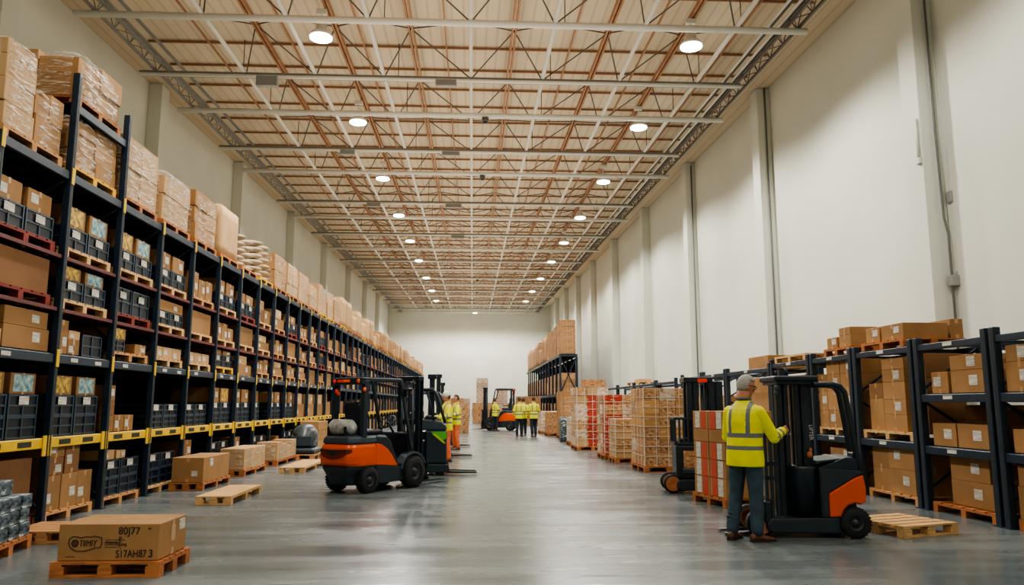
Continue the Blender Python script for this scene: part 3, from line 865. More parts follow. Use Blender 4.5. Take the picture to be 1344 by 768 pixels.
# --- wrapped loads on the top deck
def top_load(i, hh, nx, ny, nz, pm, kind='w', m='card3', lv='T', d=1.05, w=1.24):
    far = i > 14
    z = bpal(i, lv, pm, far)
    y = Y0 + i * BW + BW / 2; x = PCX + .03
    z += .002
    nm = '%s, %s' % (LNAME[lv], bayname(i))
    if kind == 'w':
        wrapped_load(x, y, z, d, w, hh, nx, ny, nz, 'stretch-wrapped brown carton load, ' + nm, m, group=None, seed=i + (50 if lv == 'X' else 0), film=True, jitter=.03)
    elif kind == 'block':
        o = empty('wrapped_load', (x, y, z), 0, 'tall smooth paper-wrapped block load, ' + nm, 'wrapped load'); ob('paper_wrap', lumpy_mesh(d, w, hh, 'card3', i), o)
    elif kind == 'sack':
        n = max(3, int(hh / .163))
        def f():
            q = MB(); rr = random.Random(3); q.ell((0, 0, .075), (.52, .265, .085), 18, 8)
            q.v = [(px * (1 + .12 * abs(py / .33)), py * (1 + .12 * abs(px / .54)), max(0, pz)) for px, py, pz in q.v]
            return q.mesh('sack', M['sack'])
        me = cached('sack', f)
        for k in range(n):
            for s in (-1, 1):
                o = ob('sack', me, None, (x + R.uniform(-.02, .02), y + s * .32 + R.uniform(-.01, .01), z + k * .163), R.uniform(-.05, .05))
                tag(o, 'pale woven sack in the pile %s' % nm, 'sack', 'sacks piled on the top deck, ' + ORD[i] + ' bay')
    else:
        o = tag(ob('wrapped_load', lumpy_mesh(d, w, hh, m, i), None, (x, y, z)), 'small far carton load, ' + nm, 'wrapped load')
zb = bpal(0, 'T', 'wood') + .002
wrapped_load(PCX + .03, Y0 + .42, zb, 1.05, .60, 1.12, 2, 1, 4, 'taller stretch-wrapped brown carton load, top deck, near half of first bay of long rack', 'card3', seed=61, jitter=.03)
wrapped_load(PCX + .03, Y0 + 1.06, zb, 1.05, .62, .72, 2, 2, 2, 'lower stretch-wrapped brown carton load, top deck, far half of first bay of long rack', 'card', seed=62, jitter=.03)
top_load(1, .72, 1, 2, 3, 'woody', m='card')
top_load(1, .66, 2, 2, 2, 'woodo', lv='X', m='card')
top_load(2, .98, 1, 2, 2, 'woodo'); top_load(3, .92, 1, 2, 2, 'woodo'); top_load(4, .95, 2, 2, 3, 'woodo', m='card'); top_load(5, 1.05, 1, 1, 1, 'woodo', 'block')
top_load(6, .95, 1, 1, 1, 'woodo', 'sack'); top_load(7, 1.1, 1, 1, 1, 'woody', 'sack')
top_load(8, .9, 1, 1, 4, 'woodo', m='card'); top_load(9, .95, 1, 2, 3, 'woodo'); top_load(10, .9, 2, 2, 2, 'woodo'); top_load(11, .75, 1, 2, 2, 'woodo')
top_load(12, 1.0, 1, 2, 1, 'woody', m='card3'); top_load(13, 1.05, 1, 1, 2, 'woody', m='card3'); top_load(14, 1.0, 1, 2, 1, 'woodo', m='card')
for i in range(15, NB):
    top_load(i, R.choice((.9, 1.0, 1.1, .75, 1.15)) if R.random() > .1 else .5, 1, 1, 1, 'woody' if R.random() < .3 else 'woodo', R.choice(('solid', 'solid', 'block')), R.choice(('card', 'card3', 'busy')))

# ---------------------------------------------------------------- low racks and the tall far rack on the other side
GX = 6.45; GD = 1.05
def low_bay(y0, w, h, shelves, lab, x0=GX, d=GD, near=True, xb=False, endpair=True, rear_back=True):
    o = empty('pallet_rack', (x0, y0, 0), 0, lab, 'rack')
    u = cached(('lupr', h), lambda: MB().box(-.05, .05, -.05, .05, 0, h, ch=.008).box(-.08, .08, -.07, .07, 0, .012).mesh('upright', M['rack']))
    def holes():
        b = MB(); z = .15; b.box(-.0508, -.0495, -.016, .016, .1, h - .05); b.box(-.016, .016, -.0508, -.0495, .1, h - .05)
        while z < h - .1:
            b.box(-.0515, -.05, -.012, .012, z, z + .035); b.box(-.012, .012, -.0515, -.05, z, z + .035); z += .12
        return b.mesh('hole_strip', M['slot'])
    for (x, y) in ((0, .055), (d, .055)) + (((0, w - .055), (d, w - .055)) if endpair else ()):
        ob('upright', u, o, (x, y, 0))
        if near and x == 0: ob('hole_strip', cached(('lhol', h), holes), o, (x, y, 0))
    bm = cached(('lbeam', r2(w)), lambda: MB().box(-.035, .035, .1, w - .1, -.06, .05, ch=.008).box(-.012, .04, .1, w - .1, .05, .056).mesh('beam', M['rack']))
    lip = cached(('ltop', r2(w)), lambda: MB().box(-.035, .035, .05, w - .05, -.05, .04, ch=.008).mesh('beam', M['rack']))
    for k, z in enumerate(list(shelves) + [h - .08]):
        top = k == len(shelves)
        for x in (0, d): ob('beam', lip if top else bm, o, (x, 0, z - .06))
        if not top:
            ob('shelf_deck', cached(('ldeck', r2(w), d), lambda: MB().box(.04, d - .04, .02, w - .02, -.02, -.004).mesh('shelf_deck', M['rackd'])), o, (0, 0, z))
            if near:
                ob('shelf_tag', cached('ltag', lambda: MB().box(-.039, -.035, -.10, .10, -.03, .02).mesh('shelf_tag', M['paper'])), o, (0, w * .55, z - .05))
        elif near:
            for q in (.33, .66): ob('cross_bar', cached(('lcb', d), lambda: MB().box(0.03, d - .03, -.03, .03, -.03, .02).mesh('cross_bar', M['rack'])), o, (0, w * q, z - .05))
            ob('shelf_tag', cached('ltag', lambda: MB()), o, (0, w * .5, z - .05))
    fr = cached(('lside', h, d), lambda: MB().bar((0, .055, .2), (d, .055, .9), .035).bar((d, .055, .9), (0, .055, 1.6), .035).bar((0, .055, 1.6), (d, .055, h - .1), .035).mesh('side_brace', M['rack']))
    ob('side_brace', fr, o)
    if xb:
        ob('cross_brace', MB().bar((d, .1, .9), (d, w - .1, h - .1), .03).bar((d + .03, .1, h - .1), (d + .03, w - .1, .9), .03).mesh('cross_brace', M['rack']), o)
    return o
H1 = 2.42
lowr = [(7.55, 1.6, (.90, 1.62)), (9.2, 1.6, (.90, 1.62)), (10.85, 1.75, (.93,)), (12.65, 1.6, (.93,)), (14.3, 1.9, (.93,)), (16.25, 2.9, (.93,)), (19.2, 2.0, (.93,)), (21.25, 2.1, (.93,))]
for n, (y, w, sh) in enumerate(lowr):
    low_bay(y, w, H1 if n < 5 else 2.36, sh, 'low dark blue rack unit by the bare wall, %s from the camera' % ORD[n], xb=(n == 5))
far_low = [(24.0, 2.7), (26.75, 3.6), (30.4, 3.4), (33.9, 3.6)]
for n, (y, w) in enumerate(far_low):
    low_bay(y, w, 2.3, (1.0,), 'low dark rack unit behind the netted carton loads, %s beyond the gap' % ORD[n], near=False)
def rc(n, y, z, dx, dy, dz, pos, xo=0, m='card', st=None, rz=0):
    nm = 'in the %s low rack unit' % ORD[n]
    s = []
    for q in (st or []): s.append(q)
    if st is None: s = [('x-', dy * R.choice((-.15, .15)), dz * .55, .17, .13, 'paper')]
    adj = {'card': 'brown', 'card2': 'dark brown', 'card3': 'pale tan'}[m]
    carton(GX + .03 + dx / 2 + xo, y, z, dx, dy, dz, '%s carton %s %s' % (adj, pos, nm), m, rz=rz, sticker=s)
    return z + dz + .001
# unit 0 (cut by the picture edge)
y = 8.75
rc(0, y, 1.62, .6, .5, .36, 'on the upper shelf at the front'); rc(0, y, 1.981, .5, .45, .2, 'on top of the upper shelf box')
rc(0, 8.1, 1.62, .6, .6, .4, 'on the upper shelf towards the camera')
rc(0, 8.62, .90, .6, .7, .28, 'on the lower shelf, front'); rc(0, 8.5, .90, .35, 1.1, .5, 'on the lower shelf, behind', .62, 'card2')
pallet(GX + .5, 8.35, .001, .95, 1.3, 'orange stained pallet under the first low rack unit', 'woodo')
t = rc(0, 8.7, .132, .7, .55, .38, 'on the floor pallet, bottom'); rc(0, 8.7, t, .65, .5, .24, 'on the floor pallet, top', m='card2'); rc(0, 8.08, .132, .7, .6, .6, 'on the floor pallet, near the camera')
# unit 1
rc(1, 10.38, 1.62, .5, .38, .30, 'on the upper shelf, small far box', .03); t = rc(1, 9.72, 1.62, .6, .72, .30, 'on the upper shelf, bottom', .0); rc(1, 9.74, t, .58, .68, .20, 'on the upper shelf, stacked above', .0)
rc(1, 10.32, .90, .5, .52, .31, 'on the lower shelf, far front', .0); rc(1, 9.72, .90, .5, .62, .31, 'on the lower shelf, near front', .0)
t = rc(1, 10.35, .90, .45, .6, .35, 'on the lower shelf, far behind', .54, 'card2', []); rc(1, 10.35, t, .45, .6, .21, 'on the lower shelf, far, behind, upper', .54, 'card2', [])
rc(1, 9.7, .90, .45, .62, .5, 'on the lower shelf, near behind', .54, 'card2', [])
pallet(GX + .5, 10.0, .001, 1.0, 1.32, 'orange stained pallet under the second low rack unit', 'woodo')
t = rc(1, 9.95, .132, .7, .85, .33, 'on the floor pallet, bottom', .08); rc(1, 9.97, t, .68, .8, .32, 'on the floor pallet, top', .08)
rc(1, 10.5, .132, .5, .2, .55, 'narrow upright on the floor pallet', .3, 'card2', [])
# unit 2
pallet(GX + .5, 11.75, .932, .98, 1.45, 'pale wooden pallet on the shelf of the third low rack unit', 'woodp')
z = .932 + PH + .001
yy = [11.28, 11.72, 12.2]
t = z
for k, dz in enumerate((.25, .23, .27, .19, .18)): t = rc(2, 11.55, t, .62, .62, dz, 'near stack on the shelf, tier %s' % ORD[k], .02, st=None if k in (1, 3) else [])
t = z
for k, dz in enumerate((.5, .24)): t = rc(2, 12.15, t, .5, .42, dz, 'far stack on the shelf, tier %s' % ORD[k], .06, st=[])
t = z
for k, dz in enumerate((.5, .3, .36)): t = rc(2, 11.14, t, .6, .15, dz, 'thin stack on the shelf, tier %s' % ORD[k], .25, 'card2', [])
rc(2, 11.6, z, .28, .6, .95, 'tall box behind the near stack', .66, 'card2', [])
pallet(GX + .5, 11.75, .001, .94, 1.4, 'plain wooden pallet under the third low rack unit', 'wood')
t = .132
for k, dz in enumerate((.36, .38)): t = rc(2, 11.5, t, .6, .7, dz, 'near floor stack, tier %s' % ORD[k], .03)
t = .132
for k, dz in enumerate((.34, .38)): t = rc(2, 12.12, t, .5, .5, dz, 'far floor stack, tier %s' % ORD[k], .05, st=[])
# unit 3
pallet(GX + .5, 13.45, .932, .94, 1.35, 'pale wooden pallet on the shelf of the fourth low rack unit', 'woodp')
z = .932 + PH + .001
for j, (yc, w) in enumerate(((13.0, .5), (13.52, .5), (13.95, .34))):
    t = z
    for k, dz in enumerate((.3, .34, .3, .24)[: 4 if j < 2 else 3]): t = rc(3, yc, t, .7, w, dz, '%s shelf stack, tier %s' % (('near', 'centre', 'far')[j], ORD[k]), .02, st=None if (k + j) % 2 else [])
rc(3, 13.3, z, .2, 1.0, 1.15, 'tall box behind the shelf stacks', .76, 'card2', [])
rc(3, 13.1, .001, .6, .6, .5, 'on the floor, near'); rc(3, 13.3, .502, .6, .9, .2, 'long box above the floor box')
# unit 4, 5 ...
pallet(GX + .5, 15.2, .932, .98, 1.4, 'plain wooden pallet on the shelf of the fifth low rack unit', 'wood')
z = .932 + PH + .001
for j, (yc, w) in enumerate(((14.85, .66), (15.55, .66))):
    t = z
    for k, dz in enumerate((.34, .34, .3)): t = rc(4, yc, t, .8, w, dz, '%s shelf stack, tier %s' % (('near', 'far')[j], ORD[k]), .02, st=[])
t = .001
for k, dz in enumerate((.4, .4)): t = rc(4, 15.2, t, .8, 1.2, dz, 'wide floor box, tier %s' % ORD[k], .04)
for n, yc in ((6, 20.2), (7, 22.3)):
    t = .001
    for k, dz in enumerate((.4, .38)): t = rc(n, yc, t, .8, 1.3, dz, 'wide floor box, tier %s' % ORD[k], .04, st=[])
    t = .932
    for k, dz in enumerate((.42, .34)): t = rc(n, yc, t, .8, 1.2, dz, 'wide shelf box, tier %s' % ORD[k], .04, st=[])
# tall stack standing behind the worker, by the cross brace
pallet(GX + .2, 17.2, .001, 1.0, 1.3, 'wooden pallet under the tall carton stack by the cross-braced rack', 'wood') if False else None
t = .932
for k, dz in enumerate((.40, .38, .36, .3)):
    if k == 3: t = 2.25
    t = rc(5, 17.2, t, .85, 1.2, dz, 'tall stack reaching above the rack, tier %s' % ORD[k], .05, st=[])
# on top of the third and fourth units
zt = H1 - .09 + .002
pallet(GX + .5, 13.27, zt, .98, .95, 'orange pallet on top of the fourth low rack unit', 'woodo')
pallet(GX + .5, 11.75, zt, .98, 1.25, 'orange pallet on top of the third low rack unit', 'woodo')
z = zt + PH + .001
def tc(yc, z, dx, dy, dz, pos, xo=.0, st=None):
    carton(GX + .06 + dx / 2 + xo, yc, z, dx, dy, dz, 'brown carton on the rack-top pallets, ' + pos, 'card', sticker=st if st is not None else [('x-', -dy * .2, dz * .6, .15, .1, 'paper')]); return z + dz + .001
tc(11.5, z, .7, .62, .24, 'long low box nearest the camera'); tc(11.5 + .0, z, .2, .6, .3, 'thin box at the back', .75, []); tc(12.08, z, .6, .42, .24, 'second along from the camera')
tc(13.02, z, .6, .42, .2, 'third along, bottom', 0, []); tc(13.02, z + .201, .5, .4, .14, 'third along, top', 0, []); tc(13.5, z, .5, .38, .2, 'far end', 0)
pallet(GX + .5, 15.3, zt, .98, 1.5, 'pale pallet lying alone on top of the fifth low rack unit', 'woodp')
pallet(GX + .5, 30.9, 2.22, .98, 1.8, 'pale pallet lying on top of the far low rack unit', 'woodp', parts=False)
b0 = carton(GX + .5, 31.0, 2.351, .5, .9, .12, 'flat pale carton on the far rack-top pallet', 'card3')

# tall far rack
TX = 5.35; TD = 1.0
for n in range(13):
    y = 46.5 + n * 2.2
    o = empty('pallet_rack', (TX, y, 0), 0, 'dark blue bay of the tall far rack by the bare wall, %s bay' % ORD[n], 'rack', 'bays of the tall far rack')
    ut = cached('tupr', lambda: MB().box(-.06, .06, -.06, .06, 0, 4.5).mesh('upright', M['rack']))
    for x in (0, TD): ob('upright', ut, o, (x, .065, 0))
    for z in (2.0, 4.42):
        bmx = cached('tbm', lambda: MB().box(-.05, .05, .13, 2.195, -.08, .08).mesh('beam', M['rack']))
        ob('beam', bmx, o, (0, 0, z)); ob('beam', bmx, o, (TD, 0, z))
        ob('shelf_deck', cached('tdk', lambda: MB().box(.05, TD - .05, .002, 2.198, -.02, .02).mesh('shelf_deck', M['rackd'])), o, (0, 0, z + .08))
    if n == 0: ob('side_brace', MB().bar((0, .06, 2.2), (TD, .06, 4.3), .05).bar((TD, .06, 2.2), (0, .06, 4.3), .05).bar((.06, .06, 4.42), (TD - .06, .06, 4.42), .08, .14).bar((.06, .06, 2.0), (TD - .06, .06, 2.0), .08, .14).mesh('side_brace', M['rack']), o)
    ob('back_panel', cached('tbk', lambda: MB().box(TD + .07, TD + .08, .002, 2.198, 0, 4.3).mesh('back_panel', M['back'])), o)  # added dark sheet, same painted shade as in the long rack
    lab = 'tan carton load %s of the tall far rack, %s bay'
    hh = 1.95 if n != 6 else 1.6
    for (z, h, where) in ((4.523, (2.1, 1.95, 1.85, 1.95, 1.8, 1.9, 1.2, 1.9, 1.85, 1.7, 1.75, 1.9, 1.8)[n], 'on the top deck'), (2.103, 1.25, 'on the middle level'), (.002, 1.5, 'on the floor level')):
        if n < 4: wrapped_load(TX + .5, y + 1.1, z, .95, 1.9, h, 1, 2, 5 if h > 1.4 else 3, lab % (where, ORD[n]), 'busy', seed=n, film=False, jitter=.03)
        else: tag(ob('wrapped_load', lumpy_mesh(.95, 1.9, h, 'busy', n), None, (TX + .5, y + 1.1, z)), lab % (where, ORD[n]), 'wrapped load')

# ---------------------------------------------------------------- loads standing along the aisle
def mix(*names):
    def f(i, j, k, rr): return rr.choice(names)
    return f
def floor_load(x, y, dx, dy, h, nx, ny, nz, label, m='busy', mats=None, tw=0, rz=0, pm='woodo', film=False, seed=1):
    pallet(x, y, .001, dx + .04, dy + .04, 'pallet under the ' + label.split(',')[0], pm, rz)
    return wrapped_load(x, y, PH + .003, dx, dy, h - PH, nx, ny, nz, label, m, rz=rz, mats=mats, tw=tw, film=film, seed=seed)
floor_load(4.27, 17.35, 1.05, 1.3, 1.82, 3, 3, 6, 'tall netted printed carton load with yellow patches, beside the black lift truck', mats=mix('busy', 'busy', 'busy', 'busy', 'busyw', 'busyy'), tw=4, seed=3)
floor_load(4.02, 19.75, .85, .9, 1.1, 2, 2, 4, 'lower netted tan carton load between the tall netted loads', mats=mix('busy', 'busy', 'card3'), tw=3, seed=4)
floor_load(4.05, 21.2, 1.0, 1.2, 1.72, 2, 3, 6, 'netted carton load with a column of red boxes, third from the lift truck', mats=lambda i, j, k, rr: 'busyr' if (i == 0 and j == 0 and rr.random() < .8) else rr.choice(('busyw', 'busy', 'busy')), tw=4, seed=5)
floor_load(3.85, 25.3, 1.0, 1.5, 2.0, 3, 3, 7, 'tall netted red and tan carton load, fourth from the lift truck', mats=lambda i, j, k, rr: 'busyr' if (i == 1 and rr.random() < .8) else rr.choice(('busyw', 'busy', 'card3')), tw=4, seed=6)
carton(4.0, 25.3, 2.015, .7, .9, .25, 'loose printed carton lying on the tall red and tan load', 'busy')
floor_load(4.0, 28.0, 1.0, 1.2, 1.0, 2, 2, 3, 'low gray and tan wrapped load behind the red and tan load', 'busyw', seed=7)
tag(ob('wrapped_load', lumpy_mesh(.5, .6, .95, 'wrapw', 9), None, (3.72, 30.4, 0.0)), 'small dark gray wrapped bundle standing before the tan loads', 'wrapped load')
floor_load(4.2, 31.5, 1.0, 1.3, 1.75, 2, 2, 5, 'plain tan carton load, far along the bare wall side', 'busy', seed=8)
floor_load(4.25, 33.6, 1.0, 1.3, 2.0, 2, 2, 5, 'taller tan carton load, next beyond the plain tan one', 'card', seed=9)
floor_load(4.0, 36.4, 1.0, 1.5, 1.1, 2, 2, 3, 'low tan carton load far along, near the pair of workers', 'busy', seed=10)
floor_load(3.9, 39.0, 1.0, 1.5, 1.1, 2, 2, 3, 'low pale carton load beyond the pair of workers', 'busyw', seed=11)
# loads at the end of the aisle
for n, (x, y, h, dx, m, nz, lab) in enumerate(((.95, 60, 1.55, 1.9, 'busy', 3, 'printed carton load at the end of the aisle, lowest of the tall pile'), (-.6, 63, 1.9, .8, 'busyw', 4, 'narrow grayish carton load beside the tall pile at the aisle end'), (3.65, 62, 1.5, 1.6, 'busy', 3, 'carton load behind the far orange forklift'), (4.0, 55, 2.0, 1.7, 'busy', 4, 'wide carton load behind the pair of workers'),
                                         (-.75, 40, 1.5, 1.1, 'busy', 4, 'tan carton load beyond the parked trucks'), (-1.15, 44.5, 1.8, 1.2, 'busy', 4, 'second tan carton load beyond the parked trucks'), (-1.3, 49, 1.6, 1.2, 'card3', 4, 'pale carton load far beyond the parked trucks'))):
    wrapped_load(x, y, 0.002, dx, 1.3, h, 2, 1, nz, lab, m, seed=n + 20, film=False, jitter=.05)
wrapped_load(.75, 59.9, 1.557, .9, 1.1, 1.9, 2, 1, 5, 'narrow carton tower standing on the load at the aisle end', 'busyw', seed=40, film=False)
wrapped_load(2.35, 61, .002, .8, 1.1, 2.7, 2, 1, 6, 'slim carton tower beside the pile at the aisle end', 'busyw', seed=41, film=False)
# red and white carton stack by the man
pallet(3.93, 11.55, .001, .86, .98, 'orange pallet under the red and white carton stack', 'woodo', rz=.21, nb=5)
h = [.27, .19, .25, .26, .27]; z = PH + .003
for k in range(4, -1, -1):
    o = empty('carton_layer', (0, 0, 0)) if False else None
    for (i, j) in ((0, 0), (1, 0), (0, 1), (1, 1)):
        lx, ly = (i - .5) * .40, (j - .5) * .47
        wx, wy = rot2(lx, ly, .21)
        mm = ('card', 'card', 'busyw', 'busyw', 'busyw')[4 - k] if False else 'card'
        hz = h[k]
        st = []
        if i == 0 and k != 1: st = [('x-', (-.1 if j else .1), hz * .5, .15, hz * .98, 'printr'), ('x-', (.08 if j else -.08), hz * .5, .14, hz * .9, 'paper')]
        if j == 0 and (i + k) % 2: st.append(('y-', -.06, hz * .5, .2, hz * .8, 'paper'))
        carton(3.93 + wx, 11.55 + wy, z, .39, .46, hz - .003, '%s carton in the red and white stack, tier %s, %s %s corner' % ('printed', ORD[4 - k], ('aisle', 'wall')[i], ('near', 'far')[j]), 'card', rz=.21 + R.uniform(-.02, .02), sticker=st, tape=False)
    z += hz
# left side floor loads
# white printed load (cut by the picture edge)
pallet(-4.84, 8.0, .001, .62, .96, 'wooden pallet under the white and black printed load', 'woodo', rz=.14)
o = wrapped_load(-4.84, 8.0, PH + .003, .58, .92, .42, 2, 4, 3, 'white and black printed carton load, lower part, near the first bay', 'wrapw', rz=.14, seed=2, film=False, jitter=.03)
wrapped_load(-4.90, 7.95, PH + .426, .42, .8, .15, 2, 3, 1, 'white and black printed cartons lying on top of the near load', 'wrapw', rz=.14, seed=3, film=False)
pallet(-4.60, 9.02, .001, .7, .72, 'bare wooden pallet on the floor before the second bay', 'wood', rz=.05)
# foreground carton
A = math.atan2(.02, .87)
FXc, FYc = -3.14, 7.33
pallet(FXc, FYc, .001, .93, .68, 'orange pallet under the large lettered carton', 'woodo', rz=-.02, nb=6)
fc = carton(FXc + .0, FYc + .0, PH + .003, .86, .60, .31, 'large brown carton with black handwriting and an oval logo, lone in the aisle', 'card', rz=-.02, tape=True)
def text_mesh(s, size, depth=.001):
    cu = bpy.data.curves.new('t', 'FONT'); cu.body = s; cu.size = size; cu.extrude = depth; cu.align_x = 'LEFT'
    o = bpy.data.objects.new('t', cu); C.objects.link(o); bpy.context.view_layer.update()
    me = bpy.data.meshes.new_from_object(o.evaluated_get(bpy.context.evaluated_depsgraph_get())); bpy.data.objects.remove(o); return me
def letter(s, size, x, z, m='ink', sx=1.0, shear=0, name='lettering', rz=0.0, thick=None):
    me = text_mesh(s, size); me.materials.clear(); me.materials.append(M[m])
    for v in me.vertices: v.co.x = v.co.x * sx + v.co.y * shear
    o = ob(name, me, fc); o.rotation_euler = (PI / 2, rz, 0); o.location = (x, -.30 - .0035, z); return o
letter('80J77', .088, .08, .225, sx=.95, shear=-.06, rz=.02); letter('m', .035, .335, .262)
letter('S17AH87', .088, .07, .03, sx=.78, shear=-.05, rz=-.01); letter('3', .09, .345, .033)
letter('E-', .055, .085, .165, sx=1.2); letter('Ems', .045, .085, .125); letter('a', .025, .10, .10)
# oval logo: cloud outline, ring and letters
def ring_pts(pts, r=.0035): return MB().tube([(x, -.3025, z) for x, z in pts] + [(pts[0][0], -.3025, pts[0][1])], r, 6)
cl = [(-.34, .15), (-.335, .185), (-.31, .205), (-.27, .205), (-.24, .195), (-.19, .205), (-.15, .2), (-.12, .21), (-.06, .195), (-.055, .15), (-.07, .11), (-.11, .115), (-.14, .1), (-.2, .085), (-.27, .085), (-.32, .11)]
ob('logo', ring_pts(cl).mesh('logo', M['ink']), fc)
ob('logo', ring_pts([(-.285 + .028 * math.cos(t * PI / 6), .15 + .028 * math.sin(t * PI / 6)) for t in range(12)], .004).mesh('logo', M['ink']), fc)
letter('@', .05, -.31, .137, sx=.9); letter('TIIMIY', .075, -.25, .125, sx=.72, shear=.1)
for k in range(4): ob('print_line', MB().box(-.03, .09 if k != 3 else .085, -.3025, -.30, .175 - k * .02, .178 - k * .02).mesh('print_line', M['ink']), fc)
ob('print_line', MB().box(-.36, -.28, -.3025, -.30, .035, .039).mesh('print_line', M['ink']), fc)
letter('shipping', .028, -.03, .148, sx=1.2)
d = ob('label_sticker', decal_mesh('x', .13, .1, 'paper'), fc, (.43, .20, .24)); d = ob('tape_patch', decal_mesh('x', .09, .14, 'tape'), fc, (.43, .0, .19))
# large carton on its pallet, then two wrapped rows
pallet(-4.91, 14.45, .001, .58, 1.5, 'orange pallet under the large plain carton in front of the long rack', 'woodo')
carton(-4.91, 14.45, PH + .003, .54, 1.4, .42, 'large plain brown carton on an orange pallet in front of the long rack', 'card', sticker=[('x+', -.3, .32, .16, .13, 'paper'), ('y-', .12, .15, .1, .09, 'paper')])
floor_load(-4.92, 17.05, .5, 1.6, .56, 1, 3, 1, 'low row of tan cartons behind the large plain carton, before the long rack', 'card3', film=True, seed=12)
floor_load(-4.92, 19.9, .5, 2.0, .56, 1, 4, 1, 'second low row of tan cartons, before the long rack, by the wrapped machine', 'card3', film=True, seed=13)
pallet(-3.8, 12.55, .001, .52, 1.6, 'bare pale pallet on the floor by the orange forklift', 'woodp', rz=.0, nb=9)
pallet(-3.85, 18.1, .001, .55, 2.4, 'bare pale pallet on the floor further along, before the wrapped machine', 'woodp', nb=12)
# wrapped machine
pallet(-4.65, 21.6, .001, .9, 1.3, 'wooden pallet under the wrapped dark machine', 'wood')
o = empty('machine', (-4.65, 21.6, PH + .002), 0, 'dark rounded machine on a pallet beside the long rack', 'machine')
ob('machine_base', MB().box(-.42, .42, -.5, .5, 0, .16, ch=.05).mesh('machine_base', M['charcoal']), o, bevel=.02)
ob('machine_body', MB().box(-.3, .34, -.3, .42, .16, .52, ch=.06).mesh('machine_body', M['gray']), o)
ob('machine_cover', MB().lathe([(.0, -.3), (.26, -.28), (.33, -.1), (.33, .2), (.24, .34), (0, .36)], 'y', (.05, 0, .47), 20).mesh('machine_cover', M['darkwrap']), o)
floor_load(-4.88, 24.2, .56, 1.5, .95, 1, 2, 3, 'tan carton load before the long rack, beyond the wrapped machine', 'card', seed=14)
# flat pallets by the low rack
pallet(4.95, 8.93, .001, .50, .90, 'bare pale pallet beside the small orange truck, wall side', 'woodp', rz=1.9, nb=5) if False else None
pallet(5.05, 9.02, .001, .84, .82, 'bare pale pallet on the floor before the low racks, behind the orange truck', 'woodp', rz=.33, nb=5)

# ---------------------------------------------------------------- lift trucks
def P(parent, name, mb, m, bevel=0, loc=(0, 0, 0)):
    return ob(name, mb.mesh(name, M[m] if isinstance(m, str) else [M[q] for q in m]), parent, loc, 0, bevel)
def wheel(parent, x, y, r, w, rimm='rim', side=1):
    t = MB(); e = r * .16
    t.lathe([(r * .55, -w / 2), (r - e, -w / 2), (r, -w / 2 + e * .8), (r, w / 2 - e * .8), (r - e, w / 2), (r * .55, w / 2)], 'y', n=28, close=False)
    n = 26
    for k in range(n):
        a = 2 * PI * k / n
        T = Matrix.Rotation(a, 4, 'Y')
        t.box(r - .01, r + .006, -w / 2 + .01, -.005, -r * .055, r * .055, T=T)
        T = Matrix.Rotation(a + PI / n, 4, 'Y')
        t.box(r - .01, r + .006, .005, w / 2 - .01, -r * .055, r * .055, T=T)
    o = P(parent, 'wheel', t, 'rubber', 0, (x, y, r + .006))
    h = MB(); s = side
    h.lathe([(r * .56, s * w * .40), (r * .50, s * w * .46), (r * .42, s * w * .22), (r * .25, s * w * .2), (r * .2, s * w * .44), (0, s * w * .46)], 'y', n=24, close=False)
    h.lathe([(r * .56, -s * w * .46), (0, -s * w * .44)], 'y', n=20, close=False)
    for k in range(6):
        a = 2 * PI * k / 6; c = (r * .33 * math.cos(a), s * w * .28, r * .33 * math.sin(a)); h.ell(c, (r * .035, w * .08, r * .035), 8, 5)
    hh = ob('rim', h.mesh('rim', M[rimm]), o)
    return o

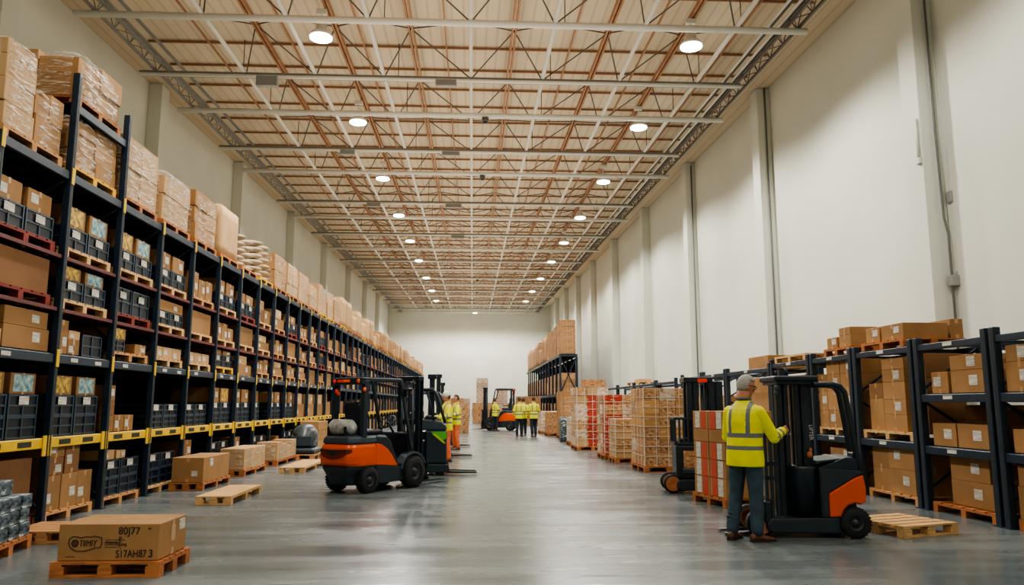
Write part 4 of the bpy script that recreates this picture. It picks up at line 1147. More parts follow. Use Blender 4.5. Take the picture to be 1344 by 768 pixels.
def counterbalance(loc, rz, label, tank=True, scale=1.0):
    """compact counterbalance truck: x forward, origin under the rear axle"""
    o = empty('forklift', loc, rz, label, 'forklift'); o.scale = (scale, scale * .88, scale)
    hw = .44
    # counterweight: curved plan, drawn as stacked rings
    def plan(x0, x1, y, z, rr, n=10):
        pts = []
        for k in range(n + 1):
            a = PI / 2 + PI / 2 * k / n; pts.append((x0 + rr + rr * math.cos(a), y - rr * .55 + rr * .55 * math.sin(a), z))
        for k in range(n + 1):
            a = PI + PI / 2 * k / n; pts.append((x0 + rr + rr * math.cos(a), -y + rr * .55 + rr * .55 * math.sin(a), z))
        pts.append((x1, -y, z)); pts.append((x1, y, z))
        return pts
    b = MB(); b.rings([plan(-.40, .16, hw, .45, .26), plan(-.455, .16, hw + .005, .50, .26), plan(-.465, .16, hw + .01, .62, .26), plan(-.44, .16, hw, .76, .26), plan(-.40, .16, hw - .02, .815, .26)], 0, False)
    P(o, 'counterweight', b, 'orange', .015)
    b = MB()   # dark smile-shaped vent in the counterweight, recess shade painted in darker orange
    def ventring(s, z0, z1):
        return None
    V = []
    n = 12
    top, bot = [], []
    n = 24; q0 = hw - .143
    def skin_x(y, off):
        u = max(0, (abs(y) - q0) / .143); return -.467 + .26 * (1 - math.sqrt(max(0, 1 - min(u, 1) ** 2))) - off
    def band(fz0, fz1, ym, off, m, nm):
        lo, hi = [], []
        for k in range(n + 1):
            y = ym * (-1 + 2 * k / n); u = abs(y) / ym
            lo.append((skin_x(y, off), y, fz0(u))); hi.append((skin_x(y, off), y, fz1(u)))
        mm = MB(); mm.add(hi + lo, [(k, k + 1, n + 2 + k, n + 1 + k) for k in range(n)]); P(o, nm, mm, m)
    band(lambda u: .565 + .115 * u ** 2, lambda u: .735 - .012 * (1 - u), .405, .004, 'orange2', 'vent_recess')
    band(lambda u: .70 - .085 * max(0, 1 - u * 1.6), lambda u: .728 - .012 * (1 - u), .375, .007, 'slot', 'vent_slot')
    # lower rear black body
    b = MB(); b.rings([plan(-.31, .2, .30, .14, .2), plan(-.37, .22, .345, .30, .2), plan(-.42, .22, hw - .02, .40, .24), plan(-.425, .22, hw - .01, .45, .25)], 0, False)
    P(o, 'rear_body', b, 'charcoal', .012)
    b = MB(); b.box(-.395, -.37, -.12, .12, .31, .36, ch=.01); P(o, 'tow_slot', b, 'slot')
    # side skirts and centre body
    for s in (-1, 1):
        y0, y1 = sorted((s * .30, s * hw))
        b = MB(); b.prism([(.24, .14), (.98, .14), (.93, .40), (.72, .40), (.16, .45), (.19, .30)], y0, y1); P(o, 'side_skirt', b, 'charcoal', .012)
        y0, y1 = sorted((s * .32, s * (hw + .008)))
        b = MB(); b.prism([(.155, .455), (.155, .815), (.30, .79), (.44, .71), (.56, .60), (.66, .47), (.71, .405)], y0, y1); P(o, 'side_panel', b, 'orange', .012)
        y0, y1 = sorted((s * .30, s * hw))
        b = MB(); b.prism([(.155, .82), (.155, .93), (.42, .91), (.52, .84), (.62, .64), (.72, .47), (.86, .42), (.72, .41), (.66, .475), (.56, .605), (.44, .715), (.30, .795)], y0, y1); P(o, 'side_cover', b, 'charcoal', .01)
        # step and front fender
        pts = []
        cx, cz = 1.12, .28
        for k in range(9):
            a = math.radians(170 - 150 * k / 8); pts.append((cx + .355 * math.cos(a), cz + .355 * math.sin(a)))
        inner = [(cx + .31 * math.cos(math.radians(170 - 150 * k / 8)), cz + .31 * math.sin(math.radians(170 - 150 * k / 8))) for k in range(9)]
        y0, y1 = sorted((s * .27, s * (hw + .03)))
        b = MB(); b.prism(pts + inner[::-1], y0, y1); P(o, 'fender', b, 'gray', .006)
    b = MB(); b.box(.16, 1.28, -.30, .30, .16, .42); P(o, 'chassis', b, 'black', .01)
    b = MB(); b.box(.50, 1.05, -.42, .42, .42, .45); P(o, 'floor_plate', b, 'gray')
    # hood under the seat
    b = MB(); b.rings([plan(-.41, .42, hw - .005, .815, .26), plan(-.42, .44, hw, .85, .26), plan(-.40, .44, hw - .01, .92, .26), plan(-.36, .42, hw - .05, .945, .24)], 0, False); P(o, 'hood', b, 'gray', .02)
    # cowl and dash
    b = MB(); b.prism([(1.05, .42), (1.18, .42), (1.12, .92), (1.02, .98), (.98, .94), (1.03, .85)], -.38, .38); P(o, 'dashboard', b, 'black', .015)
    # seat
    st = MB(); st.box(.0, .48, -.24, .24, .945, 1.04, ch=.03); se = P(o, 'seat', st, 'black', .02)
    b = MB(); b.prism([(.0, 1.0), (.10, 1.0), (.02, 1.48), (-.03, 1.52), (-.08, 1.46)], -.22, .22); P(o, 'backrest', b, 'black', .03)
    b = MB(); b.box(.1, .4, .25, .31, 1.12, 1.16, ch=.015); P(o, 'armrest', b, 'charcoal', .01)
    b = MB(); b.tube([(1.06, .0, .9), (.84, 0, 1.16)], .022, 8); b.tube([(.84 + .17 * math.cos(t * PI / 8) * .76, .17 * math.sin(t * PI / 8), 1.16 + .17 * math.cos(t * PI / 8) * .62) for t in range(17)], .013, 6)
    b.tube([(.84 - .12, 0, 1.06), (.84 + .12, 0, 1.26)], .01, 6); P(o, 'steering_wheel', b, 'black')
    # overhead guard
    for s in (-1, 1):
        y = s * (hw - .05)
        b = MB(); b.bar((-.12, y, .92), (-.10, y, 1.87), .10, .10, upv=(1, 0, 0)); P(o, 'rear_pillar', b, 'charcoal', .012)
        b = MB(); b.bar((1.12, y, .66), (.80, y, 1.87), .05, .06, upv=(1, 0, 0)); b.tube([(.80, y, 1.84), (.77, y, 1.90), (.70, y, 1.915)], .03, 6); P(o, 'front_pillar', b, 'charcoal', .01)
    b = MB(); b.box(-.19, .80, hw - .08, hw - .01, 1.85, 1.925, ch=.015); b.box(-.19, .80, -hw + .01, -hw + .08, 1.85, 1.925, ch=.015)
    b.box(-.20, -.10, -hw + .01, hw - .01, 1.80, 1.925, ch=.015); b.box(.72, .80, -hw + .01, hw - .01, 1.86, 1.92, ch=.015)
    for k in range(6): b.box(-.10, .74, -.32 + k * .128 - .014, -.32 + k * .128 + .014, 1.87, 1.91)
    P(o, 'overhead_guard', b, 'charcoal', .008)
    b = MB(); b.box(-.16, .76, -hw + .03, hw - .03, 1.926, 1.934); P(o, 'roof_panel', b, 'black')
    # lamps
    for (y, w, mm) in ((-.32, .05, 'lampo'), (.33, .05, 'lampr'), (.0, .09, 'lampo'), (.17, .07, 'lampr')):
        b = MB(); b.box(-.215, -.2, y - w, y + w, 1.84, 1.885, ch=.008) if w > .06 else b.ell((-.205, y, 1.862), (.02, .04, .036)); P(o, 'rear_lamp', b, mm)
    b = MB(); b.ell((-.16, -hw + .0, 1.72), (.035, .025, .035)); P(o, 'side_lamp', b, 'lampo')
    b = MB(); b.ell((-.17, .30, 1.69), (.03, .035, .04)); b.ell((-.17, .25, 1.65), (.025, .03, .03)); P(o, 'work_lamp', b, 'lampr')
    b = MB(); b.tube([(.80, -.38, 1.78), (.86, -.43, 1.72)], .01, 6); b.box(.85, .875, -.50, -.38, 1.60, 1.75, ch=.01); P(o, 'mirror', b, 'black')
    if tank:
        b = MB(); b.lathe([(0, -.30), (.09, -.29), (.135, -.22), (.14, -.05), (.132, .0), (.14, .05), (.14, .20), (.10, .28), (0, .30)], 'y', (-.20, .08, 1.08), 20); tk = P(o, 'gas_tank', b, 'tank')
        b = MB(); b.box(-.35, -.05, -.17, -.13, .94, 1.10); b.box(-.35, -.05, .27, .31, .94, 1.10); b.box(-.345, -.06, -.12, .3, .94, .955); P(o, 'tank_bracket', b, 'black')
    # mast
    for s in (-1, 1):
        b = MB(); y = s * .25
        b.box(1.40, 1.52, y - .012, y + .012, .06, 1.98); b.box(1.40, 1.42, y - .05, y + .05, .06, 1.98); b.box(1.50, 1.52, y - .05, y + .05, .06, 1.98)
        P(o, 'mast_channel', b, 'black', .004)
        b = MB(); y = s * .19; b.box(1.43, 1.50, y - .03, y + .03, .1, 1.94); P(o, 'inner_mast', b, 'charcoal', .004)
        b = MB(); b.tube([(1.39, s * .15, .2), (1.39, s * .15, 1.75)], .03, 10); b.tube([(1.39, s * .15, 1.75), (1.39, s * .15, 1.93)], .018, 8); P(o, 'hydraulic_cylinder', b, 'gray')
    b = MB(); b.box(1.38, 1.54, -.30, .30, 1.90, 1.99, ch=.01); P(o, 'mast_crosshead', b, 'black', .006)
    for z in (.3, 1.1): P(o, 'mast_crossbar', MB().box(1.38, 1.42, -.26, .26, z, z + .09), 'black', .006)
    b = MB(); b.box(1.56, 1.60, -.40, .40, .34, .42); b.box(1.56, 1.60, -.40, .40, .10, .17)
    for k in range(5): b.box(1.56, 1.59, -.36 + k * .18 - .015, -.36 + k * .18 + .015, .17, .95)
    b.box(1.56, 1.59, -.38, .38, .92, .96); P(o, 'carriage', b, 'black')
    for s in (-1, 1):
        b = MB(); y = s * .22; b.prism([(1.60, .05), (2.25, .045), (2.25, .06), (1.65, .09), (1.645, .44), (1.60, .44)], y - .05, y + .05); P(o, 'fork', b, 'fork')
    b = MB(); b.box(1.28, 1.40, -.2, .2, .15, .4); P(o, 'mast_mount', b, 'black')
    for (x, r, w, yy) in ((0, .215, .19, .40), (1.12, .275, .22, .42)):
        for s in (-1, 1): wheel(o, x, s * yy, r, w, side=s)
    return o

# the orange truck in the aisle
hd = math.atan2(.90, .66)
counterbalance((-2.03, 13.40, 0), hd, 'orange and black sit-down forklift with a gray gas tank, seen from behind in the aisle')
ff = counterbalance((2.15, 43.2, 0), PI - .25, 'far orange forklift facing the aisle end loads, between the yellow-vested workers', tank=False)
ff.scale = (1, .88, 1.2)

def stand_truck(loc, rz, label, stripe=True, mast=2.1):
    """enclosed black truck: x towards the forks"""
    o = empty('forklift', loc, rz, label, 'forklift')
    b = MB(); b.box(-.55, .36, -.36, .36, .06, .24, ch=.02); P(o, 'chassis', b, 'charcoal', .01)
    b = MB(); b.box(-.12, .34, -.36, .36, .24, .93, ch=.03); P(o, 'battery_box', b, 'charcoal', .015)
    b = MB(); b.box(-.5, -.12, -.34, .34, .24, .7, ch=.02); P(o, 'rear_body', b, 'black', .01)
    b = MB(); b.prism([(-.2, .93), (.34, .93), (.33, 1.02), (.24, 1.10), (.0, 1.15), (-.2, 1.16)], -.35, .35); P(o, 'hood', b, 'gray', .03)
    b = MB(); b.prism([(-.15, 1.16), (.1, 1.145), (.14, 1.20), (-.1, 1.24)], -.22, .22); P(o, 'armrest', b, 'charcoal', .02)
    if stripe:
        b = MB(); b.prism([(.0, .90), (.33, .90), (.33, .76), (.25, .72)], -.366, -.36); P(o, 'green_stripe', b, 'green')
        b = MB(); b.prism([(.03, .86), (.10, .86), (.31, .68), (.31, .65), (.25, .68)], -.369, -.3655); P(o, 'lime_stripe', b, 'lime')
        b = MB(); b.box(.341, .345, -.33, .3, .76, .90); P(o, 'green_stripe', b, 'green')
    for s in (-1, 1):
        y = s * .34
        b = MB(); b.bar((-.48, y, .7), (-.45, y, 1.76), .05, .06); P(o, 'rear_pillar', b, 'black')
        b = MB(); b.tube([(.30, y, 1.08), (.14, y, 1.62), (.08, y, 1.74), (-.02, y, 1.77)], .028, 8); P(o, 'front_pillar', b, 'charcoal')
        b = MB(); b.tube([(.06, y, 1.12), (-.02, y, 1.5), (-.1, y, 1.74)], .02, 8); P(o, 'window_post', b, 'charcoal')
    b = MB(); b.box(-.5, .06, -.37, .37, 1.74, 1.81, ch=.02); P(o, 'overhead_guard', b, 'black', .01)
    b = MB(); b.ell((-.42, -.3, 1.72), (.05, .04, .04)); P(o, 'side_lamp', b, 'lampr')
    b = MB(); b.box(-.45, -.05, -.2, .2, .75, .85, ch=.03); P(o, 'seat', b, 'black', .02)
    b = MB(); b.box(-.47, -.38, -.2, .2, .85, 1.3, ch=.03); P(o, 'backrest', b, 'black', .02)
    for s in (-1, 1):
        b = MB(); b.box(-.05, .06, .42 + s * .12 - .03, .42 + s * .12 + .03, .06, mast); P(o, 'mast_channel', b, 'black')
    b = MB(); b.box(-.09, .1, .24, .60, mast - .08, mast + .02, ch=.01); P(o, 'mast_crosshead', b, 'black')
    b = MB(); b.box(-.04, .05, .28, .56, 1.1, 1.2); P(o, 'mast_crossbar', b, 'black')
    for s in (-1, 1):
        b = MB(); b.prism([(.33, .04), (1.0, .04), (.95, .07), (.4, .09), (.36, .3), (.33, .3)], s * .2 - .06, s * .2 + .06); P(o, 'fork', b, 'fork')
    for (x, s) in ((-.4, -1), (-.4, 1), (.2, -1), (.2, 1)): wheel(o, x, s * .3, .10, .09, side=s)
    return o
stand_truck((-.88, 16.6, 0), .03, 'black stand-on lift truck with a green stripe, parked behind the orange forklift')
stand_truck((-.98, 21.8, 0), .0, 'black lift truck parked beside the worker in orange trousers', stripe=False, mast=2.3)
stand_truck((-1.05, 27.0, 0), .05, 'black lift truck farthest along the parked row, by the second worker', stripe=False, mast=2.2)

# stand-up truck by the man: drawn in side view; x forward (to the mast), y+ towards the camera
def small_orange(loc, rz):
    o = empty('forklift', loc, rz, 'small orange and black mast truck beside the man in the yellow jacket', 'forklift')
    W = .33
    b = MB(); b.prism([(.13, .05), (.90, .05), (.965, .09), (.97, .15), (.92, .215), (.28, .225), (.13, .22)], -W, W); P(o, 'chassis', b, 'charcoal', .02)
    b = MB(); b.prism([(-.08, .36), (-.10, .24), (.15, .1), (.3, .1), (.3, .49), (-.1, .49)], -.2, .2); P(o, 'inner_body', b, 'black')
    b = MB(); b.prism([(.27, .485), (.27, .225), (.135, .225), (.11, .30), (.06, .355), (-.02, .38), (-.09, .36), (-.145, .40), (-.15, .54), (-.125, .695), (-.03, .66)], -W - .005, W + .005); P(o, 'rear_body', b, 'orange', .02)
    b = MB(); b.prism([(.27, .49), (-.03, .665), (-.125, .70), (-.12, .74), (.36, .76), (.36, .225), (.275, .225)], -W, W); P(o, 'side_cover', b, 'charcoal', .012)
    b = MB(); b.prism([(.37, .76), (.05, .88), (-.10, .865), (-.12, .74), (.36, .74)], -W + .02, W - .02); P(o, 'hood', b, 'black', .02)
    b = MB(); b.prism([(.37, .80), (.30, .825), (-.08, .872), (-.08, .885), (.37, .84)], -W + .05, W - .05); P(o, 'hood_pad', b, 'gray', .008)
    b = MB(); b.rings([[(.50 + .16 * math.copysign(abs(math.cos(t)) ** .6, math.cos(t)), .31 * math.copysign(abs(math.sin(t)) ** .5, math.sin(t)), z) for t in [2 * PI * k / 28 for k in range(28)]] for z in (.215, .74, .775)], 0, True); P(o, 'battery_box', b, 'black')
    b = MB(); b.box(.34, .36, -W, W, .24, .75); P(o, 'panel_gap', b, 'slot')
    # masts: near-side columns and far-side twins
    for y in (.10, -.02):
        b = MB(); b.box(.35, .46, y - .05, y + .05, .75, 1.74, ch=.01); b.box(.475, .535, y - .04, y + .04, .75, 1.74, ch=.008); P(o, 'mast_channel', b, 'black', .004)
        b = MB(); b.box(.60, .66, y - .04, y + .04, .20, 1.74, ch=.008); b.box(.675, .745, y - .05, y + .05, .20, 1.74, ch=.008); P(o, 'inner_mast', b, 'black', .004)
        b = MB(); b.tube([(.467, y, .5), (.467, y, 1.70)], .012, 8); P(o, 'hydraulic_cylinder', b, 'gray')
    b = MB(); b.box(.30, .80, -.30, .30, 1.735, 1.80, ch=.015); b.box(.34, .77, -.27, .27, 1.70, 1.74); P(o, 'mast_crosshead', b, 'black', .008)
    b = MB(); b.box(.56, .66, -.06, .06, 1.80, 1.88); b.tube([(.58, .05, 1.80), (.58, .05, 1.9)], .02, 8); b.tube([(.70, .05, 1.80), (.70, .05, 1.87)], .015, 8); P(o, 'hydraulic_fitting', b, 'charcoal')
    b = MB(); b.ell((.77, .26, 1.66), (.03, .03, .04)); b.ell((.78, .26, 1.60), (.025, .025, .03)); P(o, 'pulley', b, 'gray')
    # upright white lettering plate and orange knob on the mast
    b = MB(); b.box(.385, .425, .151, .154, .98, 1.25); b.box(.40, .425, .151, .154, 1.42, 1.52); P(o, 'mast_plate', b, 'charcoal')
    tm = text_mesh('LIFTER', .06); tm.materials.clear(); tm.materials.append(M['white'])
    t = ob('lettering', tm, o, (.385, .1545, 1.24)); t.rotation_euler = (PI / 2, PI / 2, PI)
    b = MB(); b.ell((.40, .165, .90), (.035, .025, .04)); b.ell((.385, .162, .95), (.018, .015, .03)); P(o, 'knob', b, 'rimo')
    # carriage with fork heels
    b = MB()
    for (x, y) in ((.80, .2), (.86, .2), (.92, .2), (.80, -.2), (.86, -.2), (.92, -.2)): b.box(x - .018, x + .018, y - .03, y + .03, .17, 1.15)
    for z in (.17, .62, .78, 1.10): b.box(.78, .94, -.23, .23, z, z + .045)
    P(o, 'carriage', b, 'charcoal', .004)
    b = MB(); b.box(.90, .985, .18, .31, .16, .40, ch=.015); b.box(.90, .985, -.31, -.18, .16, .40, ch=.015); P(o, 'fork_bracket', b, 'black', .005)
    for s in (-1, 1):
        b = MB(); b.prism([(.92, .02), (1.4, .015), (1.4, .03), (1.0, .06), (.95, .1)], s * .14 - .05, s * .14 + .05); P(o, 'fork', b, 'fork')
    # overhead guard: bent tube frames
    for y in (.29, .12):
        b = MB(); b.tube([(.36, y, 1.70), (.14, y, 1.695), (.06, y, 1.675), (.01, y, 1.61), (-.035, y, 1.30), (-.09, y, .86), (-.12, y, .68)], .034, 8, radii=[(.034, .034)] * 7); P(o, 'guard_frame', b, 'black')
    b = MB(); b.box(.05, .12, .12, .29, 1.65, 1.71, ch=.015); b.box(-.11, -.04, .12, .29, .86, .94, ch=.015); P(o, 'guard_crossbar', b, 'black')
    # wheels
    wheel(o, 0, W - .01, .165, .13, side=1); wheel(o, 0, -W + .01, .165, .13, side=-1)
    for y in (.22, -.22):
        t = MB(); t.lathe([(.09, -.06), (.145, -.055), (.15, 0), (.145, .055), (.09, .06)], 'y', n=24, close=False); w_ = P(o, 'load_wheel', t, 'rubber', 0, (1.02, y, .151))
        t = MB(); t.lathe([(.118, .061), (.095, .064), (.09, .045), (0, .04)], 'y', n=20, close=False); t.lathe([(.118, -.061), (.095, -.064), (.09, -.045), (0, -.04)], 'y', n=20, close=False); ob('rim', t.mesh('rim', M['rimo']), w_)
    return o
RZE = PI - .07
E0 = Vector((4.28, 8.87, 0))
small_orange(E0, RZE)

# black reach truck by the netted load; x forward (to the left of the picture), y+ towards the camera
def reach_truck(loc, rz):
    o = empty('forklift', loc, rz, 'black mast truck with barred cage and red lamp behind the red and white stack', 'forklift')
    W = .30
    b = MB(); b.prism([(-.75, .05), (-.06, .05), (.01, .09), (.0, .19), (-.08, .235), (-.75, .24)], -W, W); P(o, 'chassis', b, 'charcoal', .02)
    b = MB(); b.box(-.38, .0, -W, W, .24, .80, ch=.03); P(o, 'rear_body', b, 'black', .01)
    b = MB(); b.box(-.30, -.12, W, W + .005, .42, .70); P(o, 'control_panel', b, 'busy')
    b = MB(); b.box(-.30, -.10, W - .02, W + .01, .33, .41, ch=.01); P(o, 'latch', b, 'gray')
    b = MB()
    for k in range(6):
        x = -.36 + k * .072
        for y in (W - .02, -W + .02): b.box(x - .012, x + .012, y - .012, y + .012, .80, 1.24)
    for k in range(4): b.box(.0 - .012, .012, -W + .02 + k * .187 - .012, -W + .02 + k * .187 + .012, .8, 1.24)
    for z in (1.21, .80): b.box(-.40, .02, W - .04, W, z, z + .035); b.box(-.40, .02, -W, -W + .04, z, z + .035); b.box(-.02, .02, -W, W, z, z + .035)
    P(o, 'barred_cage', b, 'charcoal')
    b = MB(); b.box(-.3, -.1, -.15, .15, .80, .9, ch=.02); P(o, 'seat', b, 'black')
    for (x0, x1) in ((-.42, -.22), (-.82, -.58)):
        for y in (.18, -.18):
            b = MB(); b.box(x0, x0 + (x1 - x0) * .45, y - .05, y + .05, .24, 1.86, ch=.008); b.box(x0 + (x1 - x0) * .55, x1, y - .05, y + .05, .24, 1.86, ch=.008); P(o, 'mast_channel', b, 'black', .004)
    b = MB(); b.box(-.66, -.17, -.25, .25, 1.84, 1.93, ch=.01); P(o, 'mast_crosshead', b, 'black', .006)
    b = MB(); b.box(-.56, -.40, .25, .262, 1.84, 1.90, ch=.004); P(o, 'red_lamp', b, 'lampr')
    for k in range(2):
        b = MB(); b.tube([(-.5 - k * .06, .1, .4), (-.5 - k * .06, .1, 1.8)], .022, 8); P(o, 'hydraulic_cylinder', b, 'gray')
    for y in (.22, -.22):
        t = MB(); t.lathe([(.10, -.06), (.15, -.055), (.155, 0), (.15, .055), (.10, .06)], 'y', n=24, close=False); w_ = P(o, 'load_wheel', t, 'rubber', 0, (.06, y, .156))
        t = MB(); t.lathe([(.12, .061), (.06, .066), (0, .05)], 'y', n=20, close=False); ob('rim', t.mesh('rim', M['rimo']), w_)
        b = MB(); b.prism([(-.15, .02), (.12, .015), (.12, .03), (-.15, .05)], y * .5 - .04, y * .5 + .04); P(o, 'fork', b, 'fork')
        wheel(o, -.66, y * 1.1, .12, .1, side=1 if y > 0 else -1)
    return o
reach_truck((3.45, 13.15, 0), PI - .12)

# ---------------------------------------------------------------- people
def remeshed(name, mb, m, parent, vox, smooth=6, fn=None, mats=None):
    me = mb.mesh(name, m if not mats else mats); o = bpy.data.objects.new(name, me); C.objects.link(o)
    r = o.modifiers.new('r', 'REMESH'); r.mode = 'VOXEL'; r.voxel_size = vox; r.use_smooth_shade = True
    s = o.modifiers.new('s', 'SMOOTH'); s.factor = .5; s.iterations = smooth
    bpy.context.view_layer.update()
    nm = bpy.data.meshes.new_from_object(o.evaluated_get(bpy.context.evaluated_depsgraph_get()))
    o.modifiers.clear(); o.data = nm; bpy.data.meshes.remove(me)
    nm.materials.clear()
    for q in (mats or [m]): nm.materials.append(M[q] if isinstance(q, str) else q)
    for p in nm.polygons:
        p.use_smooth = True; p.material_index = fn(p.center) if fn else 0
    o.parent = parent
    return o
def limb(mb, pts, radii, n=14):
    # densified rounded chain
    P_, R_ = [], []
    for k in range(len(pts) - 1):
        a, b2 = Vector(pts[k]), Vector(pts[k + 1]); ra, rb = radii[k], radii[k + 1]
        for j in range(5):
            t = j / 5; P_.append(a.lerp(b2, t)); R_.append(ra + (rb - ra) * t)
    P_.append(Vector(pts[-1])); R_.append(radii[-1])
    mb.tube(P_, 0, n, radii=R_)
    for p, r in zip(pts, radii): mb.ell(p, (r, r, r), 12, 8)
def torso(mb, rows, lean=0.0, n=24):
    rg = []
    for (z, rx, ry, ox) in rows:
        rg.append([(ox + rx * math.cos(2 * PI * i / n), ry * math.copysign(abs(math.sin(2 * PI * i / n)) ** .85, math.sin(2 * PI * i / n)), z) for i in range(n)])
    mb.rings(rg, 0)
def hand(mb, wrist, d, palm_n, side, s=1.0, curl=.5, grip=None):
    """wrist point, d = pointing direction, palm_n = direction the palm faces, side = +1 if thumb along d x palm_n"""
    d = Vector(d).normalized(); pn = Vector(palm_n); pn = (pn - d * pn.dot(d)).normalized(); a = d.cross(pn).normalized() * side
    w = Vector(wrist)
    for k in range(4):
        base = w + d * (.085 * s) + a * ((.030 - .020 * k) * s)
        mb.tube([w + a * ((.018 - .012 * k) * s), base], 0, 10, radii=[(.016 * s, .014 * s), (.0125 * s, .012 * s)])
        mb.ell(base, (.012 * s,) * 3, 10, 6)
        L = (.072, .080, .075, .058)[k] * s; p = base; ang = .12 * curl
        rr = .0088 * s
        for j, fr in enumerate((.45, .32, .23)):
            ang += curl * (.35, .65, .45)[j]
            dd = d * math.cos(ang) + pn * math.sin(ang) + a * (.09 * (1.5 - k) * (.3 if j else .6)); q = p + dd.normalized() * (L * fr)
            mb.tube([p, q], 0, 8, radii=[rr, rr * .92]); mb.ell(q, (rr * .95,) * 3, 8, 6); p = q; rr *= .92
    b = w + d * .03 * s + a * .026 * s; t1 = b + (d * .5 + a * .75 + pn * .25).normalized() * .038 * s; t2 = t1 + (d * .85 + a * .3 + pn * .4).normalized() * .032 * s; t3 = t2 + (d * .95 + pn * .4).normalized() * .024 * s
    mb.tube([w + d * .01 * s, b, t1, t2, t3], 0, 8, radii=[.015 * s, .015 * s, .0115 * s, .010 * s, .008 * s]); mb.ell(t3, (.008 * s,) * 3, 8, 6); mb.ell(t1, (.011 * s,) * 3, 8, 6)

def person(loc, rz, label, arms, legs, head=(0, 0, 0), colors=('hivis', 'jeans', 'shoe', 'hair'), vox=.006, H=1.78, detail=True, group=None, cap=False, bands=True, glasses=False, lean=0.0, jh=.78):
    """x forward, y left, z up; arms = ((shoulder,elbow,wrist,dir,palm), ...) legs = ((hip,knee,ankle,toe_yaw), ...)"""
    s = H / 1.75
    o = empty('person', loc, rz, label, 'person', group); o.scale = (s, s, s)
    jm, tm, sm, hm = colors
    hyaw, hpit = head[0], head[1]
    HT = Matrix.Translation((lean + .015 + .03 * (hpit > .1), 0, 1.63)) @ Matrix.Rotation(hyaw, 4, 'Z') @ Matrix.Rotation(hpit, 4, 'Y')
    # body: head, neck, torso, arms with hands, legs
    b = MB()
    L_ = lean
    torso(b, [(.86, .10, .15, 0), (.98, .105, .165, 0), (1.10, .10, .145, L_ * .3), (1.25, .11, .155, L_ * .6), (1.38, .105, .165, L_ * .8), (1.45, .07, .12, L_), (1.50, .052, .056, L_), (1.58, .052, .052, L_ + .01)])
    def hp(x, y, z): return tuple(HT @ Vector((x, y, z)))
    b.ell((0, 0, .02), (.098, .076, .112), 20, 14, T=HT); b.ell((.028, 0, -.055), (.066, .058, .062), 16, 10, T=HT); b.ell((.072, 0, -.085), (.022, .026, .020), 10, 8, T=HT)
    b.tube([hp(-.02, 0, -.05), hp(-.035, 0, -.16)], .052, 14)
    b.tube([(L_ - .012, 0, 1.42), hp(-.02, 0, -.09)], .054, 14)
    b.ell((.098, 0, -.015), (.020, .013, .016), 10, 8, T=HT); b.tube([hp(.092, 0, .03), hp(.104, 0, -.012)], .010, 8)
    b.ell((.078, 0, .042), (.024, .05, .012), 12, 8, T=HT)
    b.ell((.082, 0, -.052), (.016, .026, .008), 10, 6, T=HT); b.ell((.080, 0, -.064), (.015, .022, .008), 10, 6, T=HT)
    for sd in (-1, 1):
        b.ell((-.008, sd * .077, -.002), (.022, .010, .034), 10, 8, T=HT)
        b.ell((.074, sd * .033, .018), (.012, .014, .010), 8, 6, T=HT)
    for (sh, el, wr, d, pn, side, curl) in arms:
        limb(b, [sh, el, wr], [.052, .042, .029]); hand(b, wr, d, pn, side, 1.0, curl)
    for (hp_, kn, an, ty) in legs: limb(b, [hp_, kn, an], [.085, .058, .042])
    remeshed('body', b, 'skin', o, vox, 3 if detail else 1)
    # eyes
    for sd in (-1, 1):
        e = MB(); e.ell((.083, sd * .033, .018), (.009, .013, .007), 10, 7, T=HT); ob('eye', e.mesh('eye', M['white']), o)
        e = MB(); e.ell((.0905, sd * .033, .018), (.003, .006, .006), 8, 6, T=HT); ob('iris', e.mesh('iris', M['lensd']), o)
    # hair: shell above and behind
    h = MB(); h.ell((-.004, 0, .022), (.101, .080, .115), 28, 20)
    keep = []
    for f in h.f:
        c = sum((Vector(h.v[i]) for i in f), Vector()) / len(f)
        if c.z > .065 + max(0, c.x) * .35 or (c.x < .0 and c.z > -.02 - .25 * (-c.x) / .1 * .25) or (c.x < -.05 and c.z > -.06): keep.append(f)
    hv = [HT @ Vector(p) for p in h.v]
    h2 = MB(); h2.add([tuple(p) for p in hv], keep, 0, True); hme = h2.mesh('hair', M[hm]); ho = ob('hair', hme, o); so = ho.modifiers.new('t', 'SOLIDIFY'); so.thickness = .009; so.offset = 0
    if cap:
        k = MB(); k.ell((0, 0, .05), (.108, .088, .10), 20, 12, T=HT); kk = ob('cap', k.mesh('cap', M['white'])  , o)
    if glasses:
        g = MB()
        for sd in (-1, 1):
            g.tube([hp(.092, sd * .058, .028), hp(.04, sd * .082, .026), hp(-.005, sd * .086, .012)], .0045, 6)
            g.tube([hp(.100 + 0 * t, sd * .034 + .023 * math.cos(t * PI / 6), .018 + .017 * math.sin(t * PI / 6)) for t in range(13)], .0035, 6)
        g.tube([hp(.104, -.012, .022), hp(.104, .012, .022)], .0035, 6); P(o, 'glasses', g, 'lensd')
    # jacket
    j = MB()
    gk = 1.07 if detail else 1.0
    torso(j, [(z_, rx_ * gk, ry_ * gk, ox_) for (z_, rx_, ry_, ox_) in [(jh, .140, .195, -.004), (.86, .142, .196, -.004), (.98, .138, .188, -.002), (1.10, .136, .180, L_ * .3), (1.25, .142, .190, L_ * .6), (1.34, .132, .186, L_ * .8), (1.39, .118, .168, L_ * .9), (1.43, .098, .130, L_), (1.465, .078, .095, L_), (1.49, .062, .068, L_)]], n=28)
    cuffs = []
    for (sh, el, wr, d, pn, side, curl) in arms:
        sh, el, wr = Vector(sh), Vector(el), Vector(wr); cf = el.lerp(wr, .78); cuffs.append((sh, el, cf))
        limb(j, [tuple(sh), tuple(el), tuple(cf)], [.072, .062, .050]); 
    # fabric folds: shallow ridges
    rr = random.Random(5)
